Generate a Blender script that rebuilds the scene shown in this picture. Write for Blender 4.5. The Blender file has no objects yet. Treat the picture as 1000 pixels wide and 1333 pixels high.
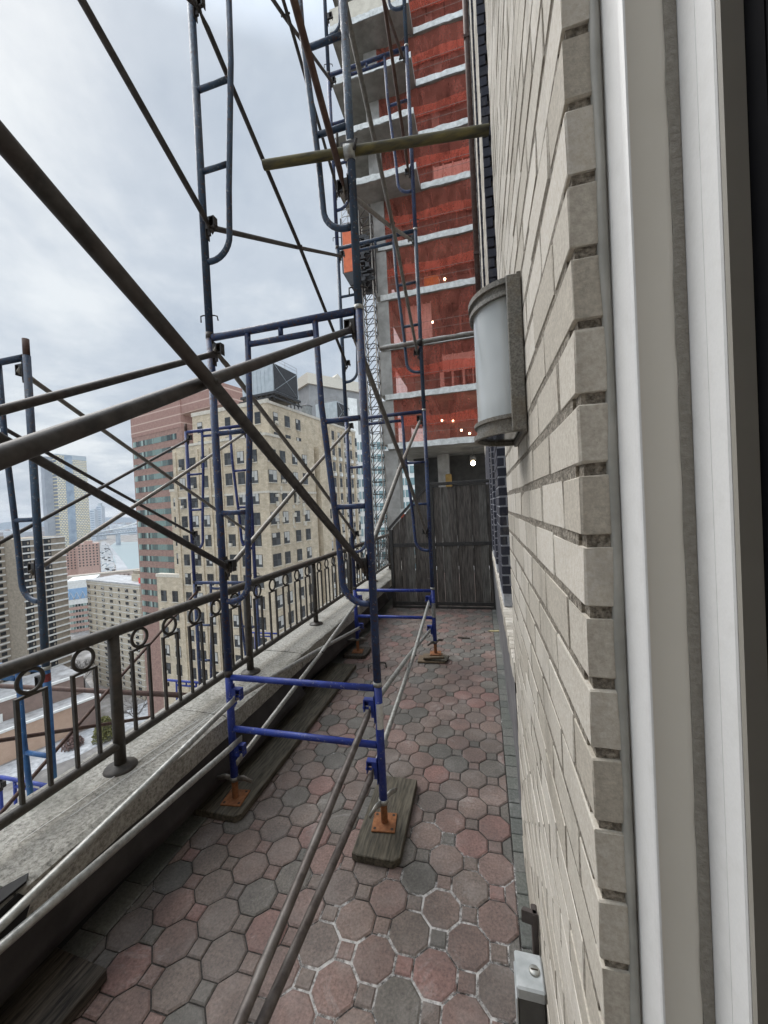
import bpy, bmesh, math, random
from mathutils import Vector, Matrix
R = math.radians
random.seed(7)
sc = bpy.context.scene
COL = sc.collection

# ------------------------------------------------------------------ camera
CAM_Z = 1.725
YAW, PIT, ROL = .2545, -.0137, -.0498
FPX = 494.88
fwd = Vector((-math.sin(YAW)*math.cos(PIT), math.cos(YAW)*math.cos(PIT), math.sin(PIT)))
rgt0 = Vector((math.cos(YAW), math.sin(YAW), 0)); up0 = rgt0.cross(fwd)
rgt = rgt0*math.cos(ROL) + up0*math.sin(ROL)
up = up0*math.cos(ROL) - rgt0*math.sin(ROL)
cam = bpy.data.cameras.new('camera'); camo = bpy.data.objects.new('camera', cam); COL.objects.link(camo)
M = Matrix((rgt, up, -fwd)).transposed().to_4x4(); M.translation = (0, 0, CAM_Z); camo.matrix_world = M
cam.sensor_fit = 'HORIZONTAL'; cam.sensor_width = 36; cam.lens = FPX/1000*36
cam.clip_start = .02; cam.clip_end = 30000
sc.camera = camo
def direction(px, py): return fwd + rgt*((px-500)/FPX) - up*((py-666.5)/FPX)
EYE = Vector((0, 0, CAM_Z))
def at(px, py, d): return EYE + direction(px, py)*d             # survey: a sighted point at distance d
def at_z(px, py, z): v = direction(px, py); return EYE + v*((z-CAM_Z)/v.z)
def at_x(px, py, x): v = direction(px, py); return EYE + v*(x/v.x)
def at_y(px, py, y): v = direction(px, py); return EYE + v*(y/v.y)

# ------------------------------------------------------------------ materials
def new_mat(name):
    m = bpy.data.materials.new(name); m.use_nodes = True
    nt = m.node_tree; b = nt.nodes['Principled BSDF']
    return m, nt, b
def N(nt, t, **k):
    n = nt.nodes.new(t)
    for a, v in k.items(): setattr(n, a, v)
    return n
def ramp(nt, fac, stops, interp='LINEAR'):
    r = N(nt, 'ShaderNodeValToRGB'); r.color_ramp.interpolation = interp
    e = r.color_ramp.elements
    while len(e) < len(stops): e.new(.5)
    for i, (p, c) in enumerate(stops):
        e[i].position = p; e[i].color = (*c, 1) if len(c) == 3 else c
    nt.links.new(fac, r.inputs[0]); return r.outputs[0]
def noise(nt, vec, scale, detail=4, rough=.6, dist=0):
    n = N(nt, 'ShaderNodeTexNoise'); n.inputs['Scale'].default_value = scale
    n.inputs['Detail'].default_value = detail; n.inputs['Roughness'].default_value = rough
    n.inputs['Distortion'].default_value = dist
    if vec is not None: nt.links.new(vec, n.inputs['Vector'])
    return n.outputs['Fac']
def coords(nt, scale=(1, 1, 1), kind='Object'):
    tc = N(nt, 'ShaderNodeTexCoord'); mp = N(nt, 'ShaderNodeMapping'); mp.inputs['Scale'].default_value = scale
    nt.links.new(tc.outputs[kind], mp.inputs['Vector']); return mp.outputs['Vector']
def mixc(nt, fac, a, b, blend='MIX'):
    m = N(nt, 'ShaderNodeMix', data_type='RGBA', blend_type=blend)
    for sock, v in ((m.inputs[0], fac), (m.inputs[6], a), (m.inputs[7], b)):
        if isinstance(v, (int, float)): sock.default_value = v
        elif isinstance(v, tuple): sock.default_value = (*v, 1) if len(v) == 3 else v
        else: nt.links.new(v, sock)
    return m.outputs[2]
def mth(nt, op, a, b=0.0, clamp=False):
    m = N(nt, 'ShaderNodeMath', operation=op); m.use_clamp = clamp
    for i, v in enumerate((a, b)):
        if isinstance(v, (int, float)): m.inputs[i].default_value = v
        else: nt.links.new(v, m.inputs[i])
    return m.outputs[0]
def bump(nt, b, h, strength=.3, dist=.01):
    n = N(nt, 'ShaderNodeBump'); n.inputs['Strength'].default_value = strength; n.inputs['Distance'].default_value = dist
    nt.links.new(h, n.inputs['Height']); nt.links.new(n.outputs[0], b.inputs['Normal'])
def rough_mat(name, c0, c1, scale=20, rough=.8, bmp=.3, dist=.004, stretch=(1, 1, 1), metal=0, c2=None, scale2=4, amt2=.5, lo=.35, hi=.65):
    """two tones of noise, with an optional third tone in larger patches"""
    m, nt, b = new_mat(name); v = coords(nt, stretch)
    f = noise(nt, v, scale); col = ramp(nt, f, ((lo, c0), (hi, c1)))
    if c2:
        g = noise(nt, v, scale2, 5, .65); g = ramp(nt, g, ((.5, (0,)*3), (.68, (amt2,)*3)))
        col = mixc(nt, g, col, c2)
    nt.links.new(col, b.inputs['Base Color']); b.inputs['Roughness'].default_value = rough; b.inputs['Metallic'].default_value = metal
    if bmp: bump(nt, b, f, bmp, dist)
    return m
def paint_mat(name, c, dark, wear=.545, rustc=(.09, .045, .03), rough=.38):
    m, nt, b = new_mat(name); v = coords(nt)
    n1 = noise(nt, v, 9, 5, .7); n2 = noise(nt, v, 55, 6, .75); n3 = noise(nt, v, 2.3, 2)
    col = mixc(nt, ramp(nt, n1, ((.35, (0,)*3), (.7, (1,)*3))), c, dark)
    col = mixc(nt, ramp(nt, n3, ((.45, (0,)*3), (.7, (.55,)*3))), col, (c[0]*1.9+.02, c[1]*1.9+.02, c[2]*1.5+.02))
    w = mth(nt, 'MULTIPLY', n1, n2); sp = ramp(nt, n2, ((wear, (0,)*3), (wear+.05, (1,)*3)))
    col = mixc(nt, sp, col, rustc)
    pale = ramp(nt, noise(nt, v, 38, 5, .8), ((.60, (0,)*3), (.65, (.75,)*3)))
    col = mixc(nt, pale, col, (.3, .31, .33))
    nt.links.new(col, b.inputs['Base Color'])
    rr = ramp(nt, n2, ((.4, (rough,)*3), (.7, (rough+.35,)*3))); nt.links.new(rr, b.inputs['Roughness'])
    bump(nt, b, n2, .12, .002); return m

NAVY = paint_mat('navy_paint', (.022, .046, .135), (.011, .021, .06))
MIDBLUE = paint_mat('mid_blue_paint', (.015, .028, .15), (.010, .016, .07), .66)
ROYAL = paint_mat('royal_blue_paint', (.020, .045, .28), (.012, .02, .13), .66)
SLATE = paint_mat('slate_blue_paint', (.022, .052, .105), (.012, .022, .042), .56)
SKYBLUE = paint_mat('worn_light_blue_paint', (.035, .13, .30), (.02, .06, .17), .66)
DARK_STEEL = rough_mat('dark_weathered_steel', (.034, .031, .030), (.072, .066, .062), 30, .55, .2, .002, c2=(.06, .038, .03), scale2=6, metal=.35)
BROWN_STEEL = rough_mat('brown_rusted_steel', (.055, .028, .022), (.10, .055, .04), 30, .6, .2, .002, metal=.3, c2=(.12, .1, .09), scale2=7)
DULL_ROD = rough_mat('dull_brown_grey_rod', (.060, .048, .042), (.125, .105, .095), 30, .5, .2, .002, c2=(.2, .185, .17), scale2=8, amt2=.6, metal=.3)
GALV = rough_mat('galvanised_steel', (.28, .28, .26), (.46, .46, .43), 45, .42, .15, .002, metal=.55, c2=(.2, .17, .14), scale2=5)
OLD_GALV = rough_mat('dull_galvanised_steel', (.15, .14, .125), (.25, .235, .21), 40, .5, .2, .002, metal=.5, c2=(.12, .075, .05), scale2=5)
RUST = rough_mat('orange_rust', (.19, .07, .025), (.30, .125, .05), 40, .85, .5, .002, c2=(.10, .035, .018), scale2=14)
YELLOW_TUBE = rough_mat('mossy_yellow_steel', (.05, .045, .028), (.155, .13, .045), 22, .6, .3, .002, (.4, 2, 2), metal=.2, c2=(.06, .057, .05), scale2=7)
RAIL = rough_mat('brown_black_railing_paint', (.030, .026, .021), (.060, .052, .042), 35, .5, .25, .002, c2=(.075, .05, .035), scale2=9)
BLACK_RUBBER = rough_mat('black_rubber', (.002, .002, .003), (.004, .004, .005), 20, .95, 0)
BLACK_RUBBER.node_tree.nodes['Principled BSDF'].inputs['Specular IOR Level'].default_value = .1
STICKER = rough_mat('white_sticker', (.5, .5, .48), (.62, .62, .6), 60, .5, 0)
RED_TAPE = rough_mat('dark_red_tape', (.16, .02, .02), (.25, .04, .04), 60, .5, 0)
WOOD = rough_mat('wet_grey_plank', (.028, .024, .017), (.105, .09, .062), 9, .75, .7, .006, (9, .9, 9), c2=(.16, .14, .105), scale2=2.2, amt2=.55)
WOOD_DARK = rough_mat('blackened_plank', (.012, .009, .007), (.11, .09, .068), 9, .75, .9, .008, (9, .9, 9), c2=(.012, .011, .010), scale2=1.2)
WOOD_PALE = rough_mat('brown_offcut', (.09, .06, .035), (.2, .15, .095), 9, .8, .6, .005, (1, 8, 8))
FENCE = rough_mat('grey_brown_board', (.060, .051, .043), (.165, .143, .122), 7, .75, .6, .005, (8, 8, .8), c2=(.035, .03, .027), scale2=2)
FENCE2 = rough_mat('paler_grey_board', (.085, .077, .067), (.20, .185, .16), 7, .8, .6, .005, (8, 8, .8))
FRAME_PAINT = rough_mat('dark_frame_timber', (.030, .028, .025), (.055, .05, .045), 30, .6, .2, .003)
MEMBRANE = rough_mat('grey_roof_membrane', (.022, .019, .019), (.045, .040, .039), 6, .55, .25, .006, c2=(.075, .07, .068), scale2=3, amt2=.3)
TAR_AND_SHADE = rough_mat('tar_and_gap_shade', (.004, .004, .004), (.010, .009, .009), 14, .7, .3)
LEAD = rough_mat('grey_lead_flashing', (.12, .12, .13), (.20, .20, .205), 5, .5, .2, .004, c2=(.3, .3, .3), scale2=4, amt2=.4)
CAULK = rough_mat('dull_grey_caulk', (.30, .295, .265), (.42, .41, .37), 12, .55, .4, .006)
WHITE_TRIM = rough_mat('white_painted_aluminium', (.755, .75, .735), (.785, .78, .765), 300, .4, .12, .0006, c2=(.62, .61, .58), scale2=40, amt2=.25)
GREY_TRIM = rough_mat('greyed_window_trim', (.70, .665, .59), (.74, .705, .63), 5, .5, .06, .001)
SEALANT = rough_mat('rough_sealant', (.25, .232, .20), (.32, .30, .26), 140, .8, .6, .004)
TAUPE = rough_mat('taupe_jamb', (.27, .25, .215), (.31, .29, .25), 5, .5, .1, .001)
DARKGLASS = rough_mat('dark_glass', (.012, .014, .018), (.03, .035, .04), 1.2, .12, 0)
LAMP_METAL = rough_mat('speckled_grey_lamp_metal', (.12, .115, .10), (.27, .26, .235), 220, .6, .35, .001, c2=(.17, .13, .08), scale2=9, amt2=.6)
BOXGREY = rough_mat('pale_grey_cast_box', (.34, .36, .36), (.50, .52, .52), 14, .55, .25, .002)
BOXDARK = rough_mat('dark_grey_box', (.075, .075, .072), (.10, .10, .095), 20, .5, .1, .001)
DRY_LEAF = rough_mat('dry_leaf', (.30, .25, .13), (.44, .38, .22), 30, .8, .2)
LITTER = rough_mat('dark_litter', (.02, .014, .01), (.05, .035, .025), 30, .8, .3)

def lamp_glass():
    m, nt, b = new_mat('frosted_lamp_glass'); v = coords(nt)
    f = noise(nt, v, 3, 2, .5, 1.5)
    nt.links.new(ramp(nt, f, ((.35, (.46, .49, .49)), (.65, (.60, .63, .63)))), b.inputs['Base Color'])
    b.inputs['Roughness'].default_value = .16; b.inputs['Coat Weight'].default_value = .4; b.inputs['Coat Roughness'].default_value = .04
    return m
LAMP_GLASS = lamp_glass()

def isl(nt):
    g = N(nt, 'ShaderNodeNewGeometry'); return g.outputs['Random Per Island']
def paver_mat():
    m, nt, b = new_mat('clay_and_slate_pavers'); v = coords(nt)
    col = ramp(nt, isl(nt), ((0, (.182, .124, .106)), (.16, (.165, .130, .110)), (.32, (.192, .140, .118)), (.46, (.136, .122, .105)),
                             (.58, (.202, .132, .112)), (.72, (.158, .125, .108)), (.85, (.115, .108, .095)), (.94, (.220, .126, .108))), 'CONSTANT')
    f = noise(nt, v, 90, 6, .7); col = mixc(nt, .55, col, ramp(nt, f, ((.3, (.05, .05, .05)), (.7, (.95, .93, .92)))), 'OVERLAY')
    g = noise(nt, v, 5.5, 5, .65); col = mixc(nt, ramp(nt, g, ((.48, (0,)*3), (.76, (.7,)*3))), col, mixc(nt, .45, col, (.36, .33, .31)))
    s = ramp(nt, noise(nt, v, 240, 2), ((.70, (0,)*3), (.76, (.6,)*3))); col = mixc(nt, s, col, (.30, .27, .25))
    d = ramp(nt, noise(nt, v, 2.1, 4, .7), ((.40, (.45,)*3), (.6, (0,)*3))); col = mixc(nt, d, col, (.05, .045, .04))
    w = ramp(nt, noise(nt, v, 3.1, 7, .8, .8), ((.57, (0,)*3), (.74, (.55,)*3))); col = mixc(nt, w, col, (.42, .40, .38))
    nt.links.new(col, b.inputs['Base Color']); b.inputs['Roughness'].default_value = .68
    bump(nt, b, f, .45, .003); return m
PAVER = paver_mat()
def slate_mat():
    m, nt, b = new_mat('green_grey_border_pavers'); v = coords(nt)
    col = ramp(nt, isl(nt), ((0, (.115, .120, .105)), (.35, (.135, .135, .12)), (.7, (.10, .105, .095))), 'CONSTANT')
    f = noise(nt, v, 80, 6, .7); col = mixc(nt, .5, col, ramp(nt, f, ((.3, (.1,)*3), (.7, (.9,)*3))), 'OVERLAY')
    w = ramp(nt, noise(nt, v, 3.5, 6, .75), ((.56, (0,)*3), (.72, (.5,)*3))); col = mixc(nt, w, col, (.34, .33, .31))
    nt.links.new(col, b.inputs['Base Color']); b.inputs['Roughness'].default_value = .65; bump(nt, b, f, .4, .003); return m
SLATE_PAVER = slate_mat()
def joint_mat():
    m, nt, b = new_mat('sandy_joints_with_lime'); v = coords(nt)
    n1 = noise(nt, v, 120, 4); col = ramp(nt, n1, ((.3, (.018, .016, .014)), (.7, (.06, .054, .048))))
    nt.links.new(col, b.inputs['Base Color']); b.inputs['Roughness'].default_value = .9; bump(nt, b, n1, .7, .006); return m
JOINT = joint_mat()
def lime_mat():
    m, nt, b = new_mat('white_lime_residue'); v = coords(nt)
    sep = N(nt, 'ShaderNodeSeparateXYZ'); nt.links.new(v, sep.inputs[0])
    g = noise(nt, v, 2.6, 6, .72, .5); k = noise(nt, v, 45, 4, .7)
    dx = mth(nt, 'ADD', sep.outputs[0], .28); dy = mth(nt, 'MULTIPLY', mth(nt, 'ADD', sep.outputs[1], -1.32), .75)
    dd = mth(nt, 'ADD', mth(nt, 'MULTIPLY', dx, dx), mth(nt, 'MULTIPLY', dy, dy))
    near = ramp(nt, dd, ((.0, (.14,)*3), (.2, (.09,)*3), (.6, (0,)*3)))
    t = mth(nt, 'ADD', mth(nt, 'ADD', mth(nt, 'MULTIPLY', g, .85), mth(nt, 'MULTIPLY', k, .22)), near)
    fac = ramp(nt, t, ((.62, (0,)*3), (.74, (.9,)*3)))
    nt.links.new(ramp(nt, k, ((.3, (.30, .285, .265)), (.7, (.60, .58, .56)))), b.inputs['Base Color']); b.inputs['Roughness'].default_value = .95
    bump(nt, b, k, .6, .004); nt.links.new(fac, b.inputs['Alpha']); return m
LIME = lime_mat()
def brick_mat(name, base, var, speck=(.16, .13, .10), pits=.72):
    m, nt, b = new_mat(name); v = coords(nt)
    col = ramp(nt, isl(nt), ((0, base), (1, var)))
    f = noise(nt, v, 160, 5, .7); col = mixc(nt, .35, col, ramp(nt, f, ((.3, (.2,)*3), (.7, (.85,)*3))), 'OVERLAY')
    s = ramp(nt, noise(nt, v, 330, 3, .6), ((pits-.02, (0,)*3), (pits+.03, (.8,)*3))); col = mixc(nt, s, col, speck)
    d = ramp(nt, noise(nt, coords(nt, (1, 1, .35)), 5, 6, .75), ((.52, (0,)*3), (.76, (.7,)*3))); col = mixc(nt, d, col, (.24, .21, .17))
    nt.links.new(col, b.inputs['Base Color']); b.inputs['Roughness'].default_value = .85; bump(nt, b, f, .5, .002); return m
CREAM = brick_mat('cream_brick', (.47, .425, .355), (.66, .61, .53))
BLUEBRICK = brick_mat('dark_blue_painted_brick', (.040, .041, .055), (.055, .056, .074), (.02, .02, .03))
MORTAR = rough_mat('gravelly_mortar', (.13, .112, .088), (.46, .41, .34), 150, .95, 1.0, .008, c2=(.07, .06, .047), scale2=22)
WHITE_MORTAR = rough_mat('white_mortar', (.38, .39, .42), (.52, .53, .55), 90, .9, .3, .003)
def coping_mat():
    m, nt, b = new_mat('weathered_limestone_coping'); v = coords(nt)
    f = noise(nt, v, 60, 8, .8); col = ramp(nt, f, ((.34, (.11, .105, .09)), (.46, (.31, .295, .26)), (.60, (.50, .48, .43))))
    g = ramp(nt, noise(nt, v, 26, 5, .75), ((.30, (.85,)*3), (.42, (0,)*3))); col = mixc(nt, g, col, (.07, .065, .055))
    d = ramp(nt, noise(nt, v, 2.6, 5, .7), ((.48, (0,)*3), (.68, (.6,)*3))); col = mixc(nt, d, col, (.13, .125, .10))
    nt.links.new(col, b.inputs['Base Color']); b.inputs['Roughness'].default_value = .9; bump(nt, b, f, .6, .006); return m
COPING = coping_mat()
CONC = rough_mat('raw_concrete', (.24, .235, .22), (.36, .35, .33), 1.6, .85, .3, .02, c2=(.19, .185, .17), scale2=.5)
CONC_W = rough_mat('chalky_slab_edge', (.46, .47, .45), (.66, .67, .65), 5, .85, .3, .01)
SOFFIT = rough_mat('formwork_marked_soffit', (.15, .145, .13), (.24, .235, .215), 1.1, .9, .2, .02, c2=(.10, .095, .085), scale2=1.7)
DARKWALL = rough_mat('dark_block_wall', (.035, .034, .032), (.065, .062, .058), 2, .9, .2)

def net_mat(name, c, alpha):
    m, nt, b = new_mat(name); v = coords(nt)
    f = noise(nt, v, 1.1, 5, .7)
    d = N(nt, 'ShaderNodeBsdfDiffuse'); tl = N(nt, 'ShaderNodeBsdfTranslucent'); tr = N(nt, 'ShaderNodeBsdfTransparent')
    col = ramp(nt, f, ((.3, tuple(x*.75 for x in c)), (.7, c)))
    nt.links.new(col, d.inputs[0]); nt.links.new(col, tl.inputs[0]); tr.inputs[0].default_value = (1, .70, .64, 1)
    a = N(nt, 'ShaderNodeMixShader'); a.inputs[0].default_value = .45
    nt.links.new(d.outputs[0], a.inputs[1]); nt.links.new(tl.outputs[0], a.inputs[2])
    mx = N(nt, 'ShaderNodeMixShader')
    fold = noise(nt, coords(nt, (1.6, 1, .5)), 1.3, 6, .7, .6); weave = noise(nt, v, 9, 5, .8)
    al = mth(nt, 'ADD', mth(nt, 'MULTIPLY', mth(nt, 'SUBTRACT', fold, .5), 1.1), mth(nt, 'MULTIPLY', mth(nt, 'SUBTRACT', weave, .5), .5))
    nt.links.new(mth(nt, 'ADD', al, alpha, True), mx.inputs[0])
    nt.links.new(tr.outputs[0], mx.inputs[1]); nt.links.new(a.outputs[0], mx.inputs[2])
    nt.links.new(mx.outputs[0], nt.nodes['Material Output'].inputs[0]); nt.nodes.remove(b); return m
NET = net_mat('red_safety_net', (.70, .22, .165), .37)
NET2 = net_mat('red_double_net', (.84, .23, .16), .42)
def emit(name, c, s):
    m, nt, b = new_mat(name); b.inputs['Base Color'].default_value = (*c, 1)
    b.inputs['Emission Color'].default_value = (*c, 1); b.inputs['Emission Strength'].default_value = s; return m
BULB = emit('lit_bulb', (1, .82, .55), 14)
ORANGE = rough_mat('orange_hoist_paint', (.50, .10, .03), (.66, .15, .05), 3, .5, .1)
YELLOW = rough_mat('yellow_plastic', (.55, .28, .04), (.66, .36, .06), 4, .5, 0)

def facade_mat(name, c0, c1, mortar, bw=.6, bh=.2, stain=(.2, .17, .13)):
    m, nt, b = new_mat(name); tc = N(nt, 'ShaderNodeTexCoord'); sep = N(nt, 'ShaderNodeSeparateXYZ'); nt.links.new(tc.outputs['Object'], sep.inputs[0])
    cb = N(nt, 'ShaderNodeCombineXYZ'); nt.links.new(mth(nt, 'ADD', sep.outputs[0], sep.outputs[1]), cb.inputs[0]); nt.links.new(sep.outputs[2], cb.inputs[1])
    br = N(nt, 'ShaderNodeTexBrick'); nt.links.new(cb.outputs[0], br.inputs['Vector'])
    br.inputs['Color1'].default_value = (*c0, 1); br.inputs['Color2'].default_value = (*c1, 1); br.inputs['Mortar'].default_value = (*mortar, 1)
    br.inputs['Scale'].default_value = 1; br.inputs['Brick Width'].default_value = bw; br.inputs['Row Height'].default_value = bh; br.inputs['Mortar Size'].default_value = bh*.07
    f = noise(nt, tc.outputs['Object'], .9, 6, .7)
    col = mixc(nt, .45, br.outputs['Color'], ramp(nt, f, ((.3, (.25,)*3), (.7, (.8,)*3))), 'OVERLAY')
    st = ramp(nt, noise(nt, coords(nt, (1, 1, .25)), .5, 5, .7), ((.55, (0,)*3), (.75, (.5,)*3))); col = mixc(nt, st, col, stain)
    nt.links.new(col, b.inputs['Base Color']); b.inputs['Roughness'].default_value = .85; return m
DECO = facade_mat('buff_brick_facade', (.45, .375, .27), (.53, .45, .335), (.33, .275, .2))
DECO_TRIM = rough_mat('pale_terracotta', (.46, .42, .35), (.58, .54, .46), 3, .8, .1)
def band_brick():
    m, nt, b = new_mat('banded_brown_brick'); v = coords(nt); sep = N(nt, 'ShaderNodeSeparateXYZ'); nt.links.new(v, sep.inputs[0])
    f = mth(nt, 'FRACT', mth(nt, 'MULTIPLY', sep.outputs[2], 1/2.5))
    band = ramp(nt, f, ((.0, (0,)*3), (.74, (0,)*3), (.76, (1,)*3), (.88, (1,)*3), (.90, (0,)*3)))
    n1 = noise(nt, v, 1.5, 6, .7); col = ramp(nt, n1, ((.35, (.27, .155, .125)), (.65, (.34, .21, .175))))
    col = mixc(nt, band, col, (.50, .36, .30)); nt.links.new(col, b.inputs['Base Color']); b.inputs['Roughness'].default_value = .85; return m
BAND = band_brick()
BROWNBRICK = facade_mat('brown_brick_facade', (.25, .15, .122), (.31, .195, .16), (.24, .16, .13), .8, .3)
TAN = facade_mat('tan_brick_facade', (.45, .39, .295), (.49, .43, .335), (.42, .36, .28), 1.2, .4)
TAUPE_BRICK = facade_mat('taupe_brick_facade', (.27, .228, .175), (.315, .268, .21), (.24, .205, .16), 1.2, .4)
REDBRICK = facade_mat('dull_red_brick_facade', (.38, .245, .20), (.44, .30, .25), (.36, .25, .21), 1.5, .5)
WHITEBAND = rough_mat('white_slab_band', (.60, .60, .57), (.74, .74, .71), .8, .8, 0)
WINFRAME = rough_mat('dark_window_frame', (.03, .028, .025), (.05, .046, .04), 4, .5, 0)
def pane_mat(name, stops, rough=.15):
    m, nt, b = new_mat(name); col = ramp(nt, isl(nt), stops, 'CONSTANT'); nt.links.new(col, b.inputs['Base Color'])
    b.inputs['Roughness'].default_value = rough; return m
PANE = pane_mat('window_pane', ((0, (.014, .015, .018)), (.5, (.03, .033, .036)), (.80, (.06, .065, .07)), (.95, (.24, .24, .23))))
TEAL = pane_mat('teal_glass', ((0, (.09, .13, .12)), (.3, (.17, .24, .215)), (.55, (.30, .38, .345)), (.85, (.035, .05, .05))))
GLASSGRID = pane_mat('office_glass', ((0, (.06, .12, .13)), (.35, (.13, .22, .23)), (.6, (.03, .05, .06)), (.85, (.24, .32, .33))))
SNOW = rough_mat('roof_snow', (.26, .265, .27), (.5, .505, .51), .6, .8, .1, c2=(.3, .29, .28), scale2=.15)
ROOFGREY = rough_mat('flat_roof', (.25, .24, .23), (.4, .39, .38), .5, .9, 0, c2=(.6, .6, .6), scale2=.15)
STEEL_PANEL = rough_mat('pale_ribbed_steel', (.36, .40, .42), (.46, .50, .52), .9, .5, 0)
DARKSTEEL2 = rough_mat('black_roof_steel', (.02, .02, .022), (.04, .04, .042), 3, .6, 0)

# ------------------------------------------------------------------ mesh building
class MB:
    def __init__(s): s.v = []; s.f = []; s.m = []; s.sm = []
    def _add(s, vs, fs, mi=0, smooth=False):
        o = len(s.v); s.v += [tuple(v) for v in vs]; s.f += [tuple(i+o for i in f) for f in fs]
        s.m += [mi]*len(fs); s.sm += [smooth]*len(fs); return s
    def box(s, x0, y0, z0, x1, y1, z1, mi=0, c=0):
        if x1 < x0: x0, x1 = x1, x0
        if y1 < y0: y0, y1 = y1, y0
        if z1 < z0: z0, z1 = z1, z0
        if not c:
            return s._add([(x0, y0, z0), (x1, y0, z0), (x1, y1, z0), (x0, y1, z0), (x0, y0, z1), (x1, y0, z1), (x1, y1, z1), (x0, y1, z1)],
                          [(0, 3, 2, 1), (4, 5, 6, 7), (0, 1, 5, 4), (1, 2, 6, 5), (2, 3, 7, 6), (3, 0, 4, 7)], mi)
        # chamfered box: 24 verts
        vs = []; idx = {}
        X, Y, Z = (x0, x1), (y0, y1), (z0, z1)
        for i in (0, 1):
            for j in (0, 1):
                for k in (0, 1):
                    for a in range(3):
                        p = [X[i], Y[j], Z[k]]; q = [(1, -1)[i]*c, (1, -1)[j]*c, (1, -1)[k]*c]
                        for b_ in range(3):
                            if b_ != a: p[b_] += q[b_]
                        idx[(i, j, k, a)] = len(vs); vs.append(p)
        fs = []
        def I(i, j, k, a): return idx[(i, j, k, a)]
        for k in (0, 1):
            q = [(0, 0), (1, 0), (1, 1), (0, 1)]
            fs.append([I(i, j, k, 2) for i, j in (q if k else q[::-1])])
            fs.append([I(k, i, j, 0) for i, j in (q if k else q[::-1])])
            fs.append([I(j, k, i, 1) for i, j in (q if k else q[::-1])])
        for j in (0, 1):
            for k in (0, 1):
                f = [I(0, j, k, 1), I(1, j, k, 1), I(1, j, k, 2), I(0, j, k, 2)]; fs.append(f if j != k else f[::-1])
                f = [I(j, 0, k, 2), I(j, 1, k, 2), I(j, 1, k, 0), I(j, 0, k, 0)]; fs.append(f if j != k else f[::-1])
                f = [I(j, k, 0, 0), I(j, k, 1, 0), I(j, k, 1, 1), I(j, k, 0, 1)]; fs.append(f if j != k else f[::-1])
                for i in (0, 1):
                    f = [I(i, j, k, 0), I(i, j, k, 1), I(i, j, k, 2)]; fs.append(f if (i+j+k) % 2 else f[::-1])
        return s._add(vs, fs, mi)
    def tube(s, pts, r, n=12, mi=0, cap=True, scales=None, flat=None):
        P = [Vector(p) for p in pts]; rings = []; vs = []
        t0 = (P[1]-P[0]).normalized()
        a = Vector((1, 0, 0)) if abs(t0.x) < .6 else Vector((0, 0, 1))
        u = a.cross(t0).normalized()
        for i, p in enumerate(P):
            t = ((P[i]-P[i-1]).normalized() if i else t0) + ((P[i+1]-P[i]).normalized() if i < len(P)-1 else Vector())
            t.normalize(); u = (u - t*u.dot(t)).normalized(); w = t.cross(u)
            k = 1
            if 0 < i < len(P)-1:
                cs = (P[i]-P[i-1]).normalized().dot(t); k = 1/max(cs, .5)
            ra = r if scales is None else r*scales[i]
            fu, fw = (1, 1) if flat is None else flat[i]
            for j in range(n):
                an = 2*math.pi*j/n; vs.append(p + u*(math.cos(an)*ra*fu) + w*(math.sin(an)*ra*fw))
        fs = []
        for i in range(len(P)-1):
            for j in range(n): fs.append((i*n+j, i*n+(j+1) % n, (i+1)*n+(j+1) % n, (i+1)*n+j))
        s._add(vs, fs, mi, True)
        if cap:
            o = len(s.v)-len(vs); s.f += [tuple(o+j for j in range(n))[::-1], tuple(o+(len(P)-1)*n+j for j in range(n))]; s.m += [mi]*2; s.sm += [False]*2
        return s
    def prism(s, poly, z0, z1, mi=0, axis='z'):
        n = len(poly)
        def pt(a, b, c): return {'z': (a, b, c), 'y': (a, c, b), 'x': (c, a, b)}[axis]
        vs = [pt(a, b, z0) for a, b in poly] + [pt(a, b, z1) for a, b in poly]
        fs = [tuple(range(n))[::-1], tuple(range(n, 2*n))] + [(i, (i+1) % n, n+(i+1) % n, n+i) for i in range(n)]
        return s._add(vs, fs, mi)
    def lathe(s, prof, c, n=20, mi=0):
        vs = []; fs = []
        for r_, z in prof:
            for j in range(n): an = 2*math.pi*j/n; vs.append((c[0]+r_*math.cos(an), c[1]+r_*math.sin(an), c[2]+z))
        for i in range(len(prof)-1):
            for j in range(n): fs.append((i*n+j, i*n+(j+1) % n, (i+1)*n+(j+1) % n, (i+1)*n+j))
        return s._add(vs, fs, mi, True)
    def quad(s, a, b, c, d, mi=0): return s._add([a, b, c, d], [(0, 1, 2, 3)], mi)
    def mesh(s, name, mats):
        me = bpy.data.meshes.new(name); me.from_pydata(s.v, [], s.f)
        for m in (mats if isinstance(mats, (list, tuple)) else [mats]): me.materials.append(m)
        me.polygons.foreach_set('material_index', s.m); me.polygons.foreach_set('use_smooth', s.sm)
        bm = bmesh.new(); bm.from_mesh(me); bmesh.ops.recalc_face_normals(bm, faces=bm.faces); bm.to_mesh(me); bm.free()
        me.update(); return me
    def build(s, name, mats, parent=None, loc=None, smooth_angle=None):
        return link(name, s.mesh(name, mats), parent, loc)
def link(name, me, parent=None, loc=None, rot=None):
    o = bpy.data.objects.new(name, me); COL.objects.link(o)
    if parent is not None: o.parent = parent
    if loc is not None: o.location = loc
    if rot is not None: o.rotation_euler = rot
    return o
def tag(o, label=None, cat=None, group=None, kind=None):
    if label: o['label'] = label
    if cat: o['category'] = cat
    if group: o['group'] = group
    if kind: o['kind'] = kind
    return o
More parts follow.
